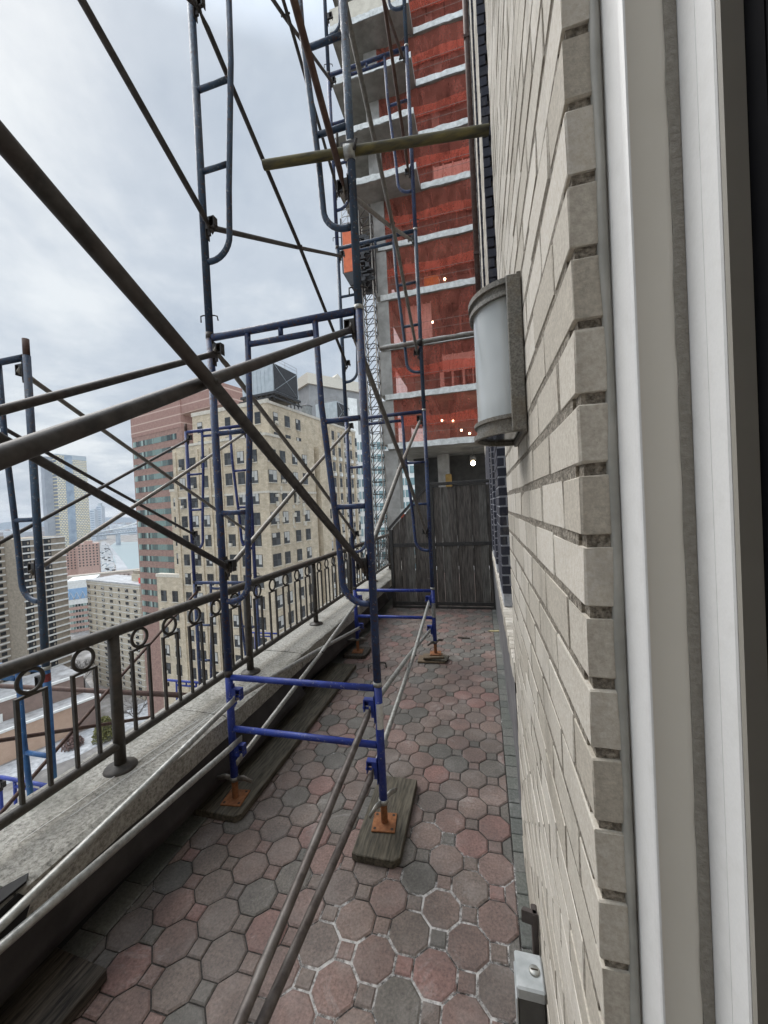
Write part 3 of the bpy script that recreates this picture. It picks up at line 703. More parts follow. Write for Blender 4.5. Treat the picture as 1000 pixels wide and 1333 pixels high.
# ------------------------------------------------------------------ wooden screen
YS = 6.29
fs_ = thing('wooden_screen', 'dark grey timber screen with sloping left end closing off the terrace', 'fence', (-.6, YS, 0))
top = 2.03
def top_at(x): return top if x >= -.86 else 1.34+(x+1.545)/( -.86+1.545)*(top-1.34)
x = -1.50; k = 0
while x < .10:
    w = .118; x2 = min(x+w, .105)
    if not (x < -.80 < x2):
        mb = MB(); za, zb = top_at(x)-.03, top_at(x2)-.03
        yo = .022 if k % 2 else 0
        n = 5; a = [(x, .045), (x2, .045), (x2, zb), (x, za)]
        mb.prism(a, YS+yo, YS+yo+.018, 0, 'y'); wpart(mb, 'board', FENCE2 if k % 5 == 2 else FENCE, fs_)
    x = x2+(.0 if k % 2 else .004); k += 1
    if x2 >= .105: break
for x0_, x1_ in ((-1.56, -1.505), (-.845, -.79), (.105, .158)):
    mb = MB(); mb.box(x0_, YS-.028, .03, x1_, YS+.045, top_at(x0_)+(.0 if x0_ > -1 else -.0), 0, .003); wpart(mb, 'frame_post', FRAME_PAINT, fs_)
for z in (.075, 1.06):
    mb = MB(); mb.box(-1.504, YS-.012, z-.03, -.846, YS-.001, z+.03, 0, .002); mb.box(-.789, YS-.012, z-.03, .104, YS-.001, z+.03, 0, .002); rl = wpart(mb, 'rail', FRAME_PAINT, fs_)
    x = -1.45
    while x < .1:
        mb = MB(); mb.tube([(x, YS-.0119, z), (x, YS-.016, z)], .006, 6); wsub(mb, 'nail', DARK_STEEL, rl); x += .075
mb = MB(); mb.box(-.86, YS-.035, top+.001, .19, YS+.05, top+.05, 0, .003); wpart(mb, 'top_rail', FRAME_PAINT, fs_)
mb = MB(); mb.prism([(-1.575, 1.31), (-.865, 2.035), (-.865, 2.085), (-1.575, 1.36)], YS-.035, YS+.05, 0, 'y'); wpart(mb, 'sloping_rail', FRAME_PAINT, fs_)
mb = MB(); mb.box(-1.56, YS-.03, .0045, .16, YS+.04, .029); wpart(mb, 'bottom_sill', FRAME_PAINT, fs_)

# ------------------------------------------------------------------ the house wall on the right
XW = .115; YC = .503; YE = 1.90
house = thing('house_wall', 'cream brick house wall with blue brick recesses and white window trim on the right', 'house', (XW, 1, 0))
cz, z_j = .0863, 1.757
def brickwork(mb, x_face, ya, yb, z_lo, z_hi, depth, blen=.213, corner=False, axis='x', jit=.002, cz_=cz, zj=z_j, joint=.014):
    k0 = math.ceil((z_lo-zj)/cz_); k1 = math.floor((z_hi-zj)/cz_)
    for k in range(k0, k1):
        za = zj+k*cz_+joint/2; zb = zj+(k+1)*cz_-joint/2
        y = ya if (k % 2 == 0) else ya-blen/2-(.0 if not corner else 0)
        n0 = len(mb.v)
        while y < yb-.01:
            a = max(y, ya); b_ = min(y+blen-.011, yb)
            if b_-a > .03:
                j = lambda: random.uniform(-jit, jit)
                if axis == 'x': mb.box(x_face+j()*.35, a+j()*(0 if a == ya else 1), za+j(), x_face+depth, b_+j(), zb+j(), 0, .0016)
                else: mb.box(a+j(), x_face+j(), za+j(), b_+j(), x_face+depth, zb+j(), 0, .0016)
            y += blen
        for q in range(n0, len(mb.v)):
            vx, vy, vz = mb.v[q]; e = .0011; mb.v[q] = (vx+random.uniform(-e, e), vy+random.uniform(-e, e), vz+random.uniform(-e, e)*1.3)
mb = MB(); brickwork(mb, XW, YC, YE, -.05, 6.5, .06, corner=True); wall_o = wpart(mb, 'brick_face', CREAM, house)
mb = MB(); mb.box(XW+.0014, YC+.0281, -.2, XW+.30, YE, 6.6); mb.box(XW+.0055, YC+.0042, -.2, XW+.29, YC+.028, 6.6); wsub(mb, 'mortar_bed', MORTAR, wall_o)
# blue painted brick returns and the farther piers
segs = ((2.9, 3.6), (4.28, 4.9), (5.5, 10.5))
gaps = ((YE, 2.9), (3.6, 4.28), (4.9, 5.5))
mb = MB()
for a, b_ in segs: brickwork(mb, XW, a+.058, b_, 2.92, 12, .05, .25)
pier_o = wpart(mb, 'far_pier_bricks', CREAM, house)
mb = MB()
for a, b_ in segs: mb.box(XW+.006, a+.053, 2.9, XW+.4, b_-.004, 12)
wsub(mb, 'pier_mortar', MORTAR, pier_o)
mb = MB(); mbm = MB()
for a, b_ in segs:
    brickwork(mb, a, XW+.002, .62, 1.0, 12, .05, .115, axis='y', cz_=.072, joint=.012)
    brickwork(mb, XW, a+.012, b_, 1.0, 2.9, .05, .22, cz_=.072, joint=.012)
    mbm.box(XW+.006, a+.005, .95, .62, b_-.004, 2.9)
bo = wpart(mb, 'blue_brick_pier', BLUEBRICK, house); wsub(mbm, 'white_joints', WHITE_MORTAR, bo)
mb = MB(); mbm = MB()
for a, b_ in gaps:
    brickwork(mb, XW+.20, a+.02, b_-.01, 1.0, 2.9, .05, .22, cz_=.072, joint=.012); mbm.box(XW+.206, a+.001, .95, XW+.3, b_-.001, 2.9)
bo2 = wpart(mb, 'blue_brick_panel', BLUEBRICK, house); wsub(mbm, 'white_joints', WHITE_MORTAR, bo2)
for a, b_ in gaps:
    mb = MB(); mb.box(XW+.215, a+.002, 2.96, XW+.25, b_-.002, 12); wo = wpart(mb, 'recess_window', DARKGLASS, house)
    mb = MB()
    for z in (3.0, 4.4, 5.8, 7.2, 8.6, 10): mb.box(XW+.185, a+.03, z, XW+.213, b_-.03, z+.06)
    mb.box(XW+.185, b_-.09, 2.96, XW+.212, b_-.031, 12); wsub(mb, 'window_frame', WHITE_TRIM, wo)
dp = MB(); dp.tube([(XW-.03, 5.62, 4.7), (XW-.03, 5.62, 12)], .045, 12); dp.box(XW-.08, 5.57, 5.2, XW, 5.67, 5.24); dp.box(XW-.08, 5.57, 8.2, XW, 5.67, 8.24)
tag(dp.build('downpipe', BROWN_STEEL), 'dark brown downpipe high on the far end of the cream brick wall', 'pipe')
# cream soldier bricks over a grey flashing along the foot of the farther wall
mb = MB(); y = YE+.01
while y < 6.2: mb.box(XW-.006+random.uniform(-.003, .003), y, .845, XW+.21, y+.055, .945, 0, .003); y += .0625
so_ = wpart(mb, 'soldier_course', CREAM, house)
mb = MB(); mb.box(XW+.004, YE, .80, XW+.30, 6.25, .935); wsub(mb, 'course_bed', MORTAR, so_)
mb = MB(); vs = []; n = 60
for k in range(n+1):
    y = YE-.35+(6.25-YE+.35)*k/n; w = .006*math.sin(5*y)+.004*math.sin(13*y)
    lift = .0 if y > YE else .55
    for xx, z in ((XW+.022+w, -.01), (XW+.016+w*.7, .2), (XW+.004+w*.4, .55-lift), (XW-.002, .842-lift)): vs.append((xx if y > YE else XW-.003-.004*k/n, y, max(z, -.01) if y > YE else z))
vs = [v for v in vs]
mb._add(vs, [(k*4+q, k*4+q+1, (k+1)*4+q+1, (k+1)*4+q) for k in range(n) if vs[k*4][1] > YE-.02 for q in range(3)], 0, True)
wpart(mb, 'foot_flashing', LEAD, house)
# the mass of the house behind its brick skin
mb = MB(); mb.box(XW+.305, .56, -30, 14, 10.4, 26); mb.box(XW+.012, -14, -30, 14, -.30, 26); mb.box(XW+.32, -.299, -30, 14, .559, -1.3); mb.box(XW+.32, -.299, 6.7, 14, .559, 26); mb.box(3.2, -.299, -1.2, 3.4, .559, 6.6); wpart(mb, 'house_body', CREAM, house)
mb = MB(); mb.box(-2.3, -2.6, -6, XW+.01, -1.55, 4.6); wpart(mb, 'light_block_wall', TAUPE_BRICK, house)  # unseen wall added to keep light off the brick return and trim
# window trim next to the camera: profile extruded upward
def ex(mb, poly, z0=-1.2, z1=6.6, mi=0): return mb.prism(poly, z0, z1, mi)
def strip(name, poly, m, wob=None):
    mb = MB(); ex(mb, poly); return wpart(mb, name, m, house)
# caulk with an uneven edge
n = 200; vs = []
for k in range(n+1):
    z = -1.0+7.4*k/n; w1 = .0010*math.sin(z*11)+.0012*math.sin(z*27+1)+random.uniform(-.0005, .0005); w2 = .002*math.sin(z*7+2)
    base = XW+.0302
    for xx, yy in ((base+w1, YC+.004), (base+.0016+w1, YC-.003+w2*.4), (base+.006, YC-.005+w2), (base+.0108, YC-.002), (base+.0117, YC+.03)): vs.append((xx, yy, z))
mb = MB(); mb._add(vs, [(k*5+q, k*5+q+1, (k+1)*5+q+1, (k+1)*5+q) for k in range(n) for q in range(4)], 0, True)
wpart(mb, 'caulk_bead', CAULK, house)
xb = XW+.0418
strip('white_trim_bead', [(xb, YC+.02), (xb, .462), (xb+.0003, .452), (xb+.001, .4475), (xb+.0022, .4450), (xb+.004, .4442), (xb+.004, YC+.02)], WHITE_TRIM)
strip('grey_trim_face', [(xb+.0042, .4448), (xb+.0376, .4448), (xb+.0376, .49), (xb+.0042, .49)], GREY_TRIM)
n = 260; vs = []
for k in range(n+1):
    z = -1.0+7.4*k/n; w = random.uniform(-.0007, .0007)
    for xx, yy in ((xb+.0372+w, .4446), (xb+.0374+w*1.5, .4430), (xb+.042, .4425), (xb+.0472, .4425), (xb+.0482, .449)): vs.append((xx, yy, z))
mb = MB(); mb._add(vs, [(k*5+q, k*5+q+1, (k+1)*5+q+1, (k+1)*5+q) for k in range(n) for q in range(4)], 0, False); wpart(mb, 'sealant_line', SEALANT, house)
xj = xb+.0477
strip('white_window_frame', [(xj, .455), (xj, .4140), (xj+.0009, .4134), (xj+.0009, .4126), (xj-.0004, .412), (xj-.0002, .3885), (xj+.0012, .387), (xj+.03, .387), (xj+.03, .455)], WHITE_TRIM)
strip('taupe_jamb', [(xj+.0014, .3862), (xj+.0170, .3862), (xj+.0170, .380), (xj+.0014, .380)], TAUPE)
strip('black_weatherstrip', [(xj+.0173, .388), (xj+.018, .36), (xj+.10, .36), (xj+.10, .388)], BLACK_RUBBER)
strip('black_sash', [(xj+.019, .3598), (xj+.024, .12), (xj+.09, .12), (xj+.09, .3598)], BLACK_RUBBER)

# wall lamp: half-round sconce
ly, lz0, lz1 = 1.122, 1.895, 2.275
lamp = thing('wall_lamp', 'half-round wall lamp with frosted glass and speckled grey metal frame', 'wall lamp', (XW, ly, (lz0+lz1)/2))
A_, B_ = .130, .118                         # half width along the wall, depth
def half(ra, rb, n=20, x0=0): return [(XW-.012-rb*math.sin(math.pi*i/n), ly+ra*math.cos(math.pi*i/n)) for i in range(n+1)]
def band(mb, ra, rb, za, zb, th):
    o = half(ra, rb); i_ = half(ra-th, rb-th); n = len(o)
    vs = [(x, y, z) for z in (za, zb) for x, y in o]+[(x, y, z) for z in (za, zb) for x, y in i_]
    fs = []
    for k in range(n-1):
        fs += [(k, k+1, n+k+1, n+k), (2*n+k, 3*n+k, 3*n+k+1, 2*n+k+1), (k, 2*n+k, 2*n+k+1, k+1), (n+k, n+k+1, 3*n+k+1, 3*n+k)]
    fs += [(0, n, 3*n, 2*n), (n-1, 3*n-1, 4*n-1, 2*n-1)]
    mb._add(vs, fs)
mb = MB(); band(mb, A_, B_, lz1-.013, lz1, .010); band(mb, A_-.009, B_-.009, lz1-.030, lz1-.0132, .010); band(mb, A_-.002, B_-.002, lz1-.041, lz1-.0302, .010)
wpart(mb, 'top_rim', LAMP_METAL, lamp)
mb = MB(); band(mb, A_, B_, lz0, lz0+.013, .010); band(mb, A_-.009, B_-.009, lz0+.0132, lz0+.036, .010); band(mb, A_-.002, B_-.002, lz0+.0362, lz0+.046, .010)
wpart(mb, 'bottom_rim', LAMP_METAL, lamp)
for s_ in (-1, 1):
    mb = MB(); mb.box(XW-.036, ly+s_*(A_+.001)-.006, lz0+.0005, XW-.002, ly+s_*(A_+.001)+.006, lz1-.0005, 0, .002); wpart(mb, 'side_bar', LAMP_METAL, lamp)
mb = MB(); mb.box(XW-.0115, ly-A_-.006, lz0-.004, XW-.0015, ly+A_+.006, lz1+.004, 0, .001); wpart(mb, 'back_plate', LAMP_METAL, lamp)
h_ = half(A_-.0135, B_-.0125, 28); n = len(h_)
mb = MB(); mb._add([(x, y, z) for z in (lz0+.012, lz1-.012) for x, y in h_], [(k, k+1, n+k+1, n+k) for k in range(n-1)], 0, True); wpart(mb, 'glass_shade', LAMP_GLASS, lamp)
mb = MB(); hh = half(A_-.0095, B_-.0095); mb._add([(x, y, lz1-.008) for x, y in hh], [tuple(range(len(hh)))]); wpart(mb, 'lid', LAMP_METAL, lamp)
mb = MB(); hh = half(A_-.013, B_-.013); mb._add([(x, y, lz0+.010) for x, y in hh], [tuple(range(len(hh)))]); wpart(mb, 'bottom_glass', DARKGLASS, lamp)

# outlet box and brown flap at the foot of the wall
ob = thing('outlet_box', 'grey weatherproof outlet box with screw plug at the foot of the wall', 'electrical box', (.07, 1.19, .2))
mb = MB(); mb.box(.036, 1.146, .06, .113, 1.236, .262, 0, .004); wpart(mb, 'box_body', BOXDARK, ob)
mb = MB(); mb.box(.033, 1.140, .2625, .114, 1.240, .30, 0, .005); mb.box(.030, 1.142, .12, .0355, 1.238, .262, 0, .002); wpart(mb, 'cover', BOXGREY, ob)
mb = MB(); mb.lathe([(0, .306), (.013, .306), (.016, .303), (.016, .298)], (.088, 1.19, 0), 18); pg = wpart(mb, 'screw_plug', GALV, ob)
mb = MB(); mb.box(.078, 1.1885, .3062, .098, 1.1915, .3075); wsub(mb, 'slot', LITTER, pg)
mb = MB(); mb.box(.093, 1.262, -.0, .112, 1.30, .40, 0, .004); mb.prism([(.062, 1.27), (.111, 1.262), (.111, 1.275), (.07, 1.283)], .36, .40); o = mb.build('downpipe_stub', rough_mat('brown_painted_metal', (.045, .035, .032), (.07, .056, .05), 20, .5, .2)); tag(o, 'dark brown metal upstand behind the outlet box', 'flashing')

# ------------------------------------------------------------------ unfinished concrete tower
tw = thing('unfinished_tower', 'unfinished concrete tower wrapped in red safety netting', 'building', (-3, 24, -75))
YT = 23.3; FH = 3.09; z0 = 5.62
floors = [z0+FH*k for k in range(0, 12)]
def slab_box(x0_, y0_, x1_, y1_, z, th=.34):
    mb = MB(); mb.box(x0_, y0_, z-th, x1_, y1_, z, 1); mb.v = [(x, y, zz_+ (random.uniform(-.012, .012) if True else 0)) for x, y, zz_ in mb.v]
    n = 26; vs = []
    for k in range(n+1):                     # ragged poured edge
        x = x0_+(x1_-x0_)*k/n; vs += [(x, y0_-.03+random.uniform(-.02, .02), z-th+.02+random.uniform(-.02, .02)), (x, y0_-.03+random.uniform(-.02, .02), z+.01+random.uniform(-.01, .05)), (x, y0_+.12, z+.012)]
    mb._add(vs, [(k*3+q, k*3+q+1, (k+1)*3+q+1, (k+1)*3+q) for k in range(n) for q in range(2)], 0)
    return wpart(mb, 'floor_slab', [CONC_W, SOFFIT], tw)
for i, z in enumerate(floors):
    if z < 20: slab_box(-5.6, YT, 5, 33, z)
    else:
        slab_box(-2.75, YT, 5, 33, z); s_ = slab_box(-7.55, 21.8, -2.78, 33, z)
for i, z in enumerate(floors[:-1]):
    zb = floors[i+1]-.34
    mb = MB(); mb.box(-5.95, YT+.05, z+.013, -5.12, YT+1.2, zb-.001)
    wpart(mb, 'column', CONC, tw)
    # net, a lower double band, back wall
    x0_ = -5.1
    n = 16; vs = []
    for k in range(n+1):
        x = x0_+(4.0-x0_)*k/n
        for q in range(7): vs.append((x, YT+.10+.05*math.sin(k*1.7+q*.8+i), z+.01+(zb-z-.02)*q/6))
    mb = MB(); mb._add(vs, [(k*7+q, k*7+q+1, (k+1)*7+q+1, (k+1)*7+q) for k in range(n) for q in range(6)], 0, True); wpart(mb, 'safety_net', NET, tw)
    if i not in (2,):
        vs = []
        for k in range(n+1):
            x = x0_+(4.0-x0_)*k/n; sag = .1*math.sin(k*.9+i*2)
            for q in range(3): vs.append((x, YT+.02+.02*math.sin(k*2.1+q), z+.95+sag*.4+(.62+sag*.3)*q/2))
        mb = MB(); mb._add(vs, [(k*3+q, k*3+q+1, (k+1)*3+q+1, (k+1)*3+q) for k in range(n) for q in range(2)], 0, True); wpart(mb, 'guard_net', NET2, tw)
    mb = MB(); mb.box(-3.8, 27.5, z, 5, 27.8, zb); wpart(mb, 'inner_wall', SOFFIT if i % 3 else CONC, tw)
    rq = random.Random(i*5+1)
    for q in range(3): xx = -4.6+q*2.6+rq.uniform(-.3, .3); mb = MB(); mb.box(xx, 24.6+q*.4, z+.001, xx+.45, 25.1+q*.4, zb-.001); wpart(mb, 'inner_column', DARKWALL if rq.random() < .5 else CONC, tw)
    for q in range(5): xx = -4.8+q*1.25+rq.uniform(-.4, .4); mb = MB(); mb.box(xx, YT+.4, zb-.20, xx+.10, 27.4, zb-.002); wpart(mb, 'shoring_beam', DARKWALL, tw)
    mb = MB(); mb.box(x0_, YT-.03, z+1.02, 4, YT-.012, z+1.035); mb.box(x0_, YT-.03, z+.55, 4, YT-.012, z+.562); wpart(mb, 'guard_cable', OLD_GALV, tw)
# windows glazing leaning in wrapped pallets on some floors
for i, xa, xb_, ha in ((2, -4.2, -2.6, 2.3), (1, -2.0, 1.6, 2.0), (1, -2.2, 2.2, .95), (5, -2.0, 1.5, 1.25)):
    mb = MB(); z = floors[i]; mb.box(xa, YT+.9, z+.3, xb_, YT+.95, z+.3+ha)
    for q in range(7): xx = xa+(xb_-xa)*q/6; mb.box(xx-.03, YT+.84, z+.25, xx+.03, YT+.9, z+.35+ha, 1)
    wpart(mb, 'wrapped_glazing', [WHITE_TRIM, WHITEBAND], tw)
for i, x, zz_ in ((0, -1.6, 1.4), (0, -1.1, .75), (0, -2.3, 1.5), (0, -.6, .5), (0, .1, 2.2), (3, -1.7, 1.2), (3, -3.0, .35), (4, -1.6, 1.0), (2, -2.6, 1.7), (0, .3, .3)):
    z = floors[i]+zz_; mb = MB(); mb.lathe([(0, .07), (.05, .05), (.07, 0), (.05, -.05), (0, -.07)], (x, YT+1.6, z), 10); wpart(mb, 'work_light', BULB, tw)
mb = MB(); z = floors[3]; mb.box(-2.9, YT+.5, z+.02, -2.0, YT+1.1, z+.95, 0, .03); wpart(mb, 'site_crate', YELLOW, tw)
# open storey below the netting
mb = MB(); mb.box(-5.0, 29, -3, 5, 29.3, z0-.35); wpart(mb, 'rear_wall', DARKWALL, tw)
mb = MB(); mb.box(-5.95, YT+.15, -75, -5.0, YT+1.2, z0-.35); mb.box(-3.0, 27.5, -75, -2.2, 28.3, z0-.35); wpart(mb, 'column', CONC, tw)
mb = MB(); mb.box(-6, YT, -1.0, 5, 33, -.7); wpart(mb, 'floor_slab', CONC, tw)
mb = MB(); mb.box(-5.0, YT+.1, -.7, -4.1, YT+.2, 1.2); wpart(mb, 'barrel_net', NET2, tw)
mb = MB(); mb.box(-5.0, YT-.02, 1.3, -3.4, YT+.3, 1.55); wpart(mb, 'needle_beam', GALV, tw)
pb = at_y(616, 603, 25.5); mb = MB(); mb.lathe([(0, .16), (.12, .1), (.16, 0), (.1, -.12), (0, -.16)], tuple(pb), 12); fl = wpart(mb, 'flood_light', BULB, tw)
mb = MB(); mb.lathe([(.05, .16), (.22, .2), (.2, .5), (.05, .55)], tuple(pb), 10); mb.box(pb.x-.02, pb.y-.02, pb.z+.5, pb.x+.02, pb.y+.02, z0-.35); wsub(mb, 'lamp_housing', OLD_GALV, fl)
py_ = at_y(585, 620, 26); mb = MB(); mb.box(py_.x-.25, 25.8, py_.z-2, py_.x+.15, 26.3, py_.z+.15, 0, .05); wpart(mb, 'yellow_drum', rough_mat('dull_yellow', (.22, .13, .025), (.28, .17, .03), 4, .6, 0), tw)
# parapet on the top cantilever
mb = MB(); z = floors[8]; mb.box(-7.5, 21.78, z+.02, -2.8, 21.9, z+1.0); wpart(mb, 'plywood_guard', rough_mat('pale_plywood', (.48, .44, .36), (.58, .54, .45), 3, .8, 0), tw)
# hoist mast + car
hm = thing('hoist_mast', 'slender steel lattice mast standing against the concrete tower', 'hoist', (-6.05, 22.4, -75))
mb = MB(); xs_, yy_ = (-6.42, -5.72), (22.1, 22.75)
for x in xs_:
    for y in yy_: mb.tube([(x, y, -30), (x, y, 19.5)], .04, 6)
wpart(mb, 'chords', OLD_GALV, hm)
mb = MB(); z = -8
while z < 19.3:
    for y in yy_:
        mb.tube([(xs_[0], y, z), (xs_[1], y, z)], .025, 5); mb.tube([(xs_[0], y, z), (xs_[1], y, z+.75)], .022, 5)
    for x in xs_:
        mb.tube([(x, yy_[0], z), (x, yy_[1], z)], .025, 5); mb.tube([(x, yy_[0], z+.75), (x, yy_[1], z)], .022, 5)
    z += .75
wpart(mb, 'lacing', DARK_STEEL, hm)
hc = thing('hoist_car', 'orange hoist cage hanging high on the lattice mast', 'hoist', (-6.9, 22.2, 15.4))
mb = MB(); mb.box(-7.35, 21.6, 15.7, -6.5, 23.0, 18.2, 0, .03); wpart(mb, 'cage', ORANGE, hc)
mb = MB(); mb.prism([(-7.4, 15.68), (-7.0, 14.9), (-6.48, 14.9), (-6.48, 15.68)], 21.58, 23.02, 0, 'y'); mb.box(-7.42, 21.57, 15.69, -7.36, 21.63, 18.9); wpart(mb, 'floor_frame', DARKSTEEL2, hc)
mb = MB(); z = 18.22
for x in (-7.33, -6.95, -6.53): mb.tube([(x, 21.65, z), (x, 21.65, 19.4)], .02, 5)
for zq in (18.6, 19.0, 19.4): mb.tube([(-7.33, 21.65, zq), (-6.53, 21.65, zq)], .018, 5)
for zq in (18.25, 18.65, 19.05): mb.tube([(-7.33, 21.65, zq), (-6.95, 21.65, zq+.35)], .012, 4); mb.tube([(-6.95, 21.65, zq+.35), (-6.53, 21.65, zq)], .012, 4)
wpart(mb, 'guard_rail', OLD_GALV, hc)
dk = MB(); rnd = random.Random(4); dk.box(-6.42, 22.78, 15.0, -5.7, 23.1, 18.1)
for q in range(46):
    x = rnd.uniform(-6.45, -5.95); z = rnd.uniform(15.0, 17.9); dk.box(x, 21.7+rnd.uniform(0, .3), z, x+rnd.uniform(.05, .4), 22.05, z+rnd.uniform(.05, .25))
wpart(dk, 'drive_machinery', DARKSTEEL2, hc)

# ------------------------------------------------------------------ city buildings
GZ = -75
BLIND = rough_mat('pale_blind', (.36, .35, .32), (.52, .51, .48), .7, .8, 0)
def window_mesh(w, h, frame_=.06, split='v', mats=(WINFRAME, PANE, BLIND, DECO_TRIM), blind=0):
    mb = MB(); mb.box(-w/2, -.05, -h/2, w/2, .05, h/2, 0)
    hw = w/2-frame_; hh = h/2-frame_
    if split == 'pair':
        for s_ in (-1, 1):
            for t_ in (-1, 1):
                x0_ = frame_/2 if s_ > 0 else -hw; x1_ = hw if s_ > 0 else -frame_/2; z0_ = frame_/2 if t_ > 0 else -hh; z1_ = hh if t_ > 0 else -frame_/2
                mb.quad((x0_, -.052, z0_), (x1_, -.052, z0_), (x1_, -.052, z1_), (x0_, -.052, z1_), 1)
    else:
        for t_ in (-1, 1):
            z0_ = frame_/2 if t_ > 0 else -hh; z1_ = hh if t_ > 0 else -frame_/2
            mb.quad((-hw, -.052, z0_), (hw, -.052, z0_), (hw, -.052, z1_), (-hw, -.052, z1_), 1)
    if blind:
        rb = random.Random(blind)
        for s_ in ((-1, 1) if split == 'pair' else (0,)):
            if rb.random() < .38:
                dp_ = hh*2*rb.choice((.35, .5, .5, .8)); x0_, x1_ = (-hw, hw) if s_ == 0 else ((.03, hw) if s_ > 0 else (-hw, -.03))
                mb.quad((x0_, -.055, hh-dp_), (x1_, -.055, hh-dp_), (x1_, -.055, hh), (x0_, -.055, hh), 2)
        if rb.random() < .35: x0_ = rb.uniform(-hw, 0); mb.box(x0_, -.32, -hh, x0_+.55, -.056, -hh+.4, 3)
    mb.box(-w/2-.08, -.12, -h/2-.12, w/2+.08, .05, -h/2-.001, 3)
    return mb.mesh('window', list(mats))
class Block:
    """a building standing with its near corner at the origin: left face along -x, right face along +y"""
    def __init__(s, name, label, corner, az, cat='building', group=None):
        s.t = thing(name, label, cat, (corner.x, corner.y, GZ), -R(az), group); s.top = corner.z-GZ; s.wins = []
    def P(s, mb, name, m): return mb.build(name, m, s.t)
    def win(s, me, face, u, z, off=0): s.wins.append((random.choice(me) if isinstance(me, list) else me, face, u, z, off))
    def finish(s, cap=100):
        mw = Matrix.Translation(s.t.location) @ s.t.rotation_euler.to_matrix().to_4x4()
        def loc(w):
            me, face, u, z, off = w
            return Vector((-u, -.02-off, z)) if face == 'L' else Vector((.02+off, u, z))
        s.wins.sort(key=lambda w: (mw @ loc(w)-EYE).length)
        for w in s.wins[:cap]: link('window', w[0], s.t, loc(w), (0, 0, 0 if w[1] == 'L' else R(90)))
        if len(s.wins) > cap:
            bm = bmesh.new()
            for w in s.wins[cap:]:
                t_ = w[0].copy(); t_.transform(Matrix.Translation(loc(w)) @ Matrix.Rotation(0 if w[1] == 'L' else R(90), 4, 'Z')); bm.from_mesh(t_); bpy.data.meshes.remove(t_)
            me = bpy.data.meshes.new('distant_windows'); bm.to_mesh(me); bm.free()
            for m in s.wins[0][0].materials: me.materials.append(m)
            o = link('distant_windows', me, s.t); o['kind'] = 'stuff'

# --- buff art-deco block
A = Block('art_deco_building', 'buff brick stepped tower with dark windows and cooling units on its roof', at(348, 521, 55), 8.4)
T = A.top
mb = MB(); mb.box(-15.1, 0, 0, 0, 27.6, T); mb.box(-15.0, .3, T, -.3, 27.3, T+.02); A.P(mb, 'main_wall', DECO)
mb = MB(); mb.box(-15.2, -.1, T-.35, .1, .25, T+.25); mb.box(-.25, .251, T-.35, .1, 27.7, T+.05); A.P(mb, 'parapet', DECO_TRIM)
lo_top = T-5.3
mb = MB(); mb.box(-17, -2.4, 0, 1.3, 9.5, lo_top); mb.box(-19.5, -1.2, 0, -17.001, 9, lo_top-6.5); mb.box(-22.5, -2.2, 0, -17.002, -1.201, T-25.5); A.P(mb, 'stepped_wing', DECO)
for bx in ((-17.1, -2.5, lo_top-.25, 1.4, 2, lo_top+.12), (-17.1, -2.5, lo_top-8.2, 1.4, -2.401, lo_top-7.9), (1.301, -2.4, lo_top-8.2, 1.4, 9.5, lo_top-7.9),
           (-19.6, -1.3, lo_top-6.8, -17.11, -1.0, lo_top-6.4), (-22.6, -2.3, T-25.8, -17.12, -1.4, T-25.3)):
    mb = MB(); mb.box(*bx); A.P(mb, 'stone_course', DECO_TRIM)
mb = MB(); mb.box(.0, 10.6, 0, 1.6, 13.2, T-6.0); mb.box(.1, 10.7, T-6, 1.5, 13.1, T-5.5); A.P(mb, 'bay_turret', DECO)
mb = MB()
for k in range(6):
    y = 14.4+k*2.35; mb.box(.001, y, 0, .28, y+.5, T-1.5+(.6 if k % 2 else 0))
for k in range(7): x = -2.0-k*2.35; mb.box(x-.45, -2.62, 0, x, -2.401, lo_top-.9)
A.P(mb, 'brick_piers', DECO)
wv = [[window_mesh(w_, 1.75, .06, sp_, blind=q) for q in range(7)] for w_, sp_ in ((1.25, 'pair'), (1.05, 'v'), (1.75, 'pair'))]
FHa = 2.95; rows = 14
def piece(B_, name, m, *box): mb = MB(); mb.box(*box); B_.P(mb, name, m)
for r_ in range(rows):
    z = T-2.3-FHa*r_
    for k, u in enumerate((1.6, 4.4, 7.2)):
        if r_ < 2: A.win(wv[1 if k == 0 else 0], 'R', u, z)
    for k in range(6):
        u = 15.7+2.35*k-.05; A.win(wv[0], 'R', u, z)
        piece(A, 'spandrel', DECO_TRIM, .002, u-.55, z-1.85, .10, u+.55, z-1.12)
        if r_ in (1, 2, 9): piece(A, 'window_cooler', WHITEBAND, .105, u-.35, z-1.75, .45, u+.35, z-1.15)
    if r_ < 2:
        for k in range(5): A.win(wv[1], 'L', 1.9+2.9*k, z)
    if r_ >= 2:
        for k, u in enumerate((-1.3, 1.1, 4.0, 6.6)): A.win(wv[2] if k == 0 else wv[0], 'R', u, z, 1.3)
        for k in range(7): A.win(wv[0], 'L', .95+2.35*k, z, 2.4)
        if 4 <= r_ < 8: A.win(wv[1], 'L', 18.3, z, 1.2)
        if r_ >= 9: A.win(wv[0], 'L', 18.4, z, 2.2); A.win(wv[0], 'L', 21.0, z, 2.2)
rnd = random.Random(3)
for k in range(26):
    u = -2.2+rnd.choice((1.2, 2.3, 4.9, 5.9, 7.6)); z = lo_top-13.5+rnd.uniform(0, 5.5); piece(A, 'carved_ornament', DECO_TRIM, 1.301, u, z, 1.301+rnd.uniform(.1, .35), u+rnd.uniform(.2, .7), z+rnd.uniform(.3, 1.2))
A.finish(100)
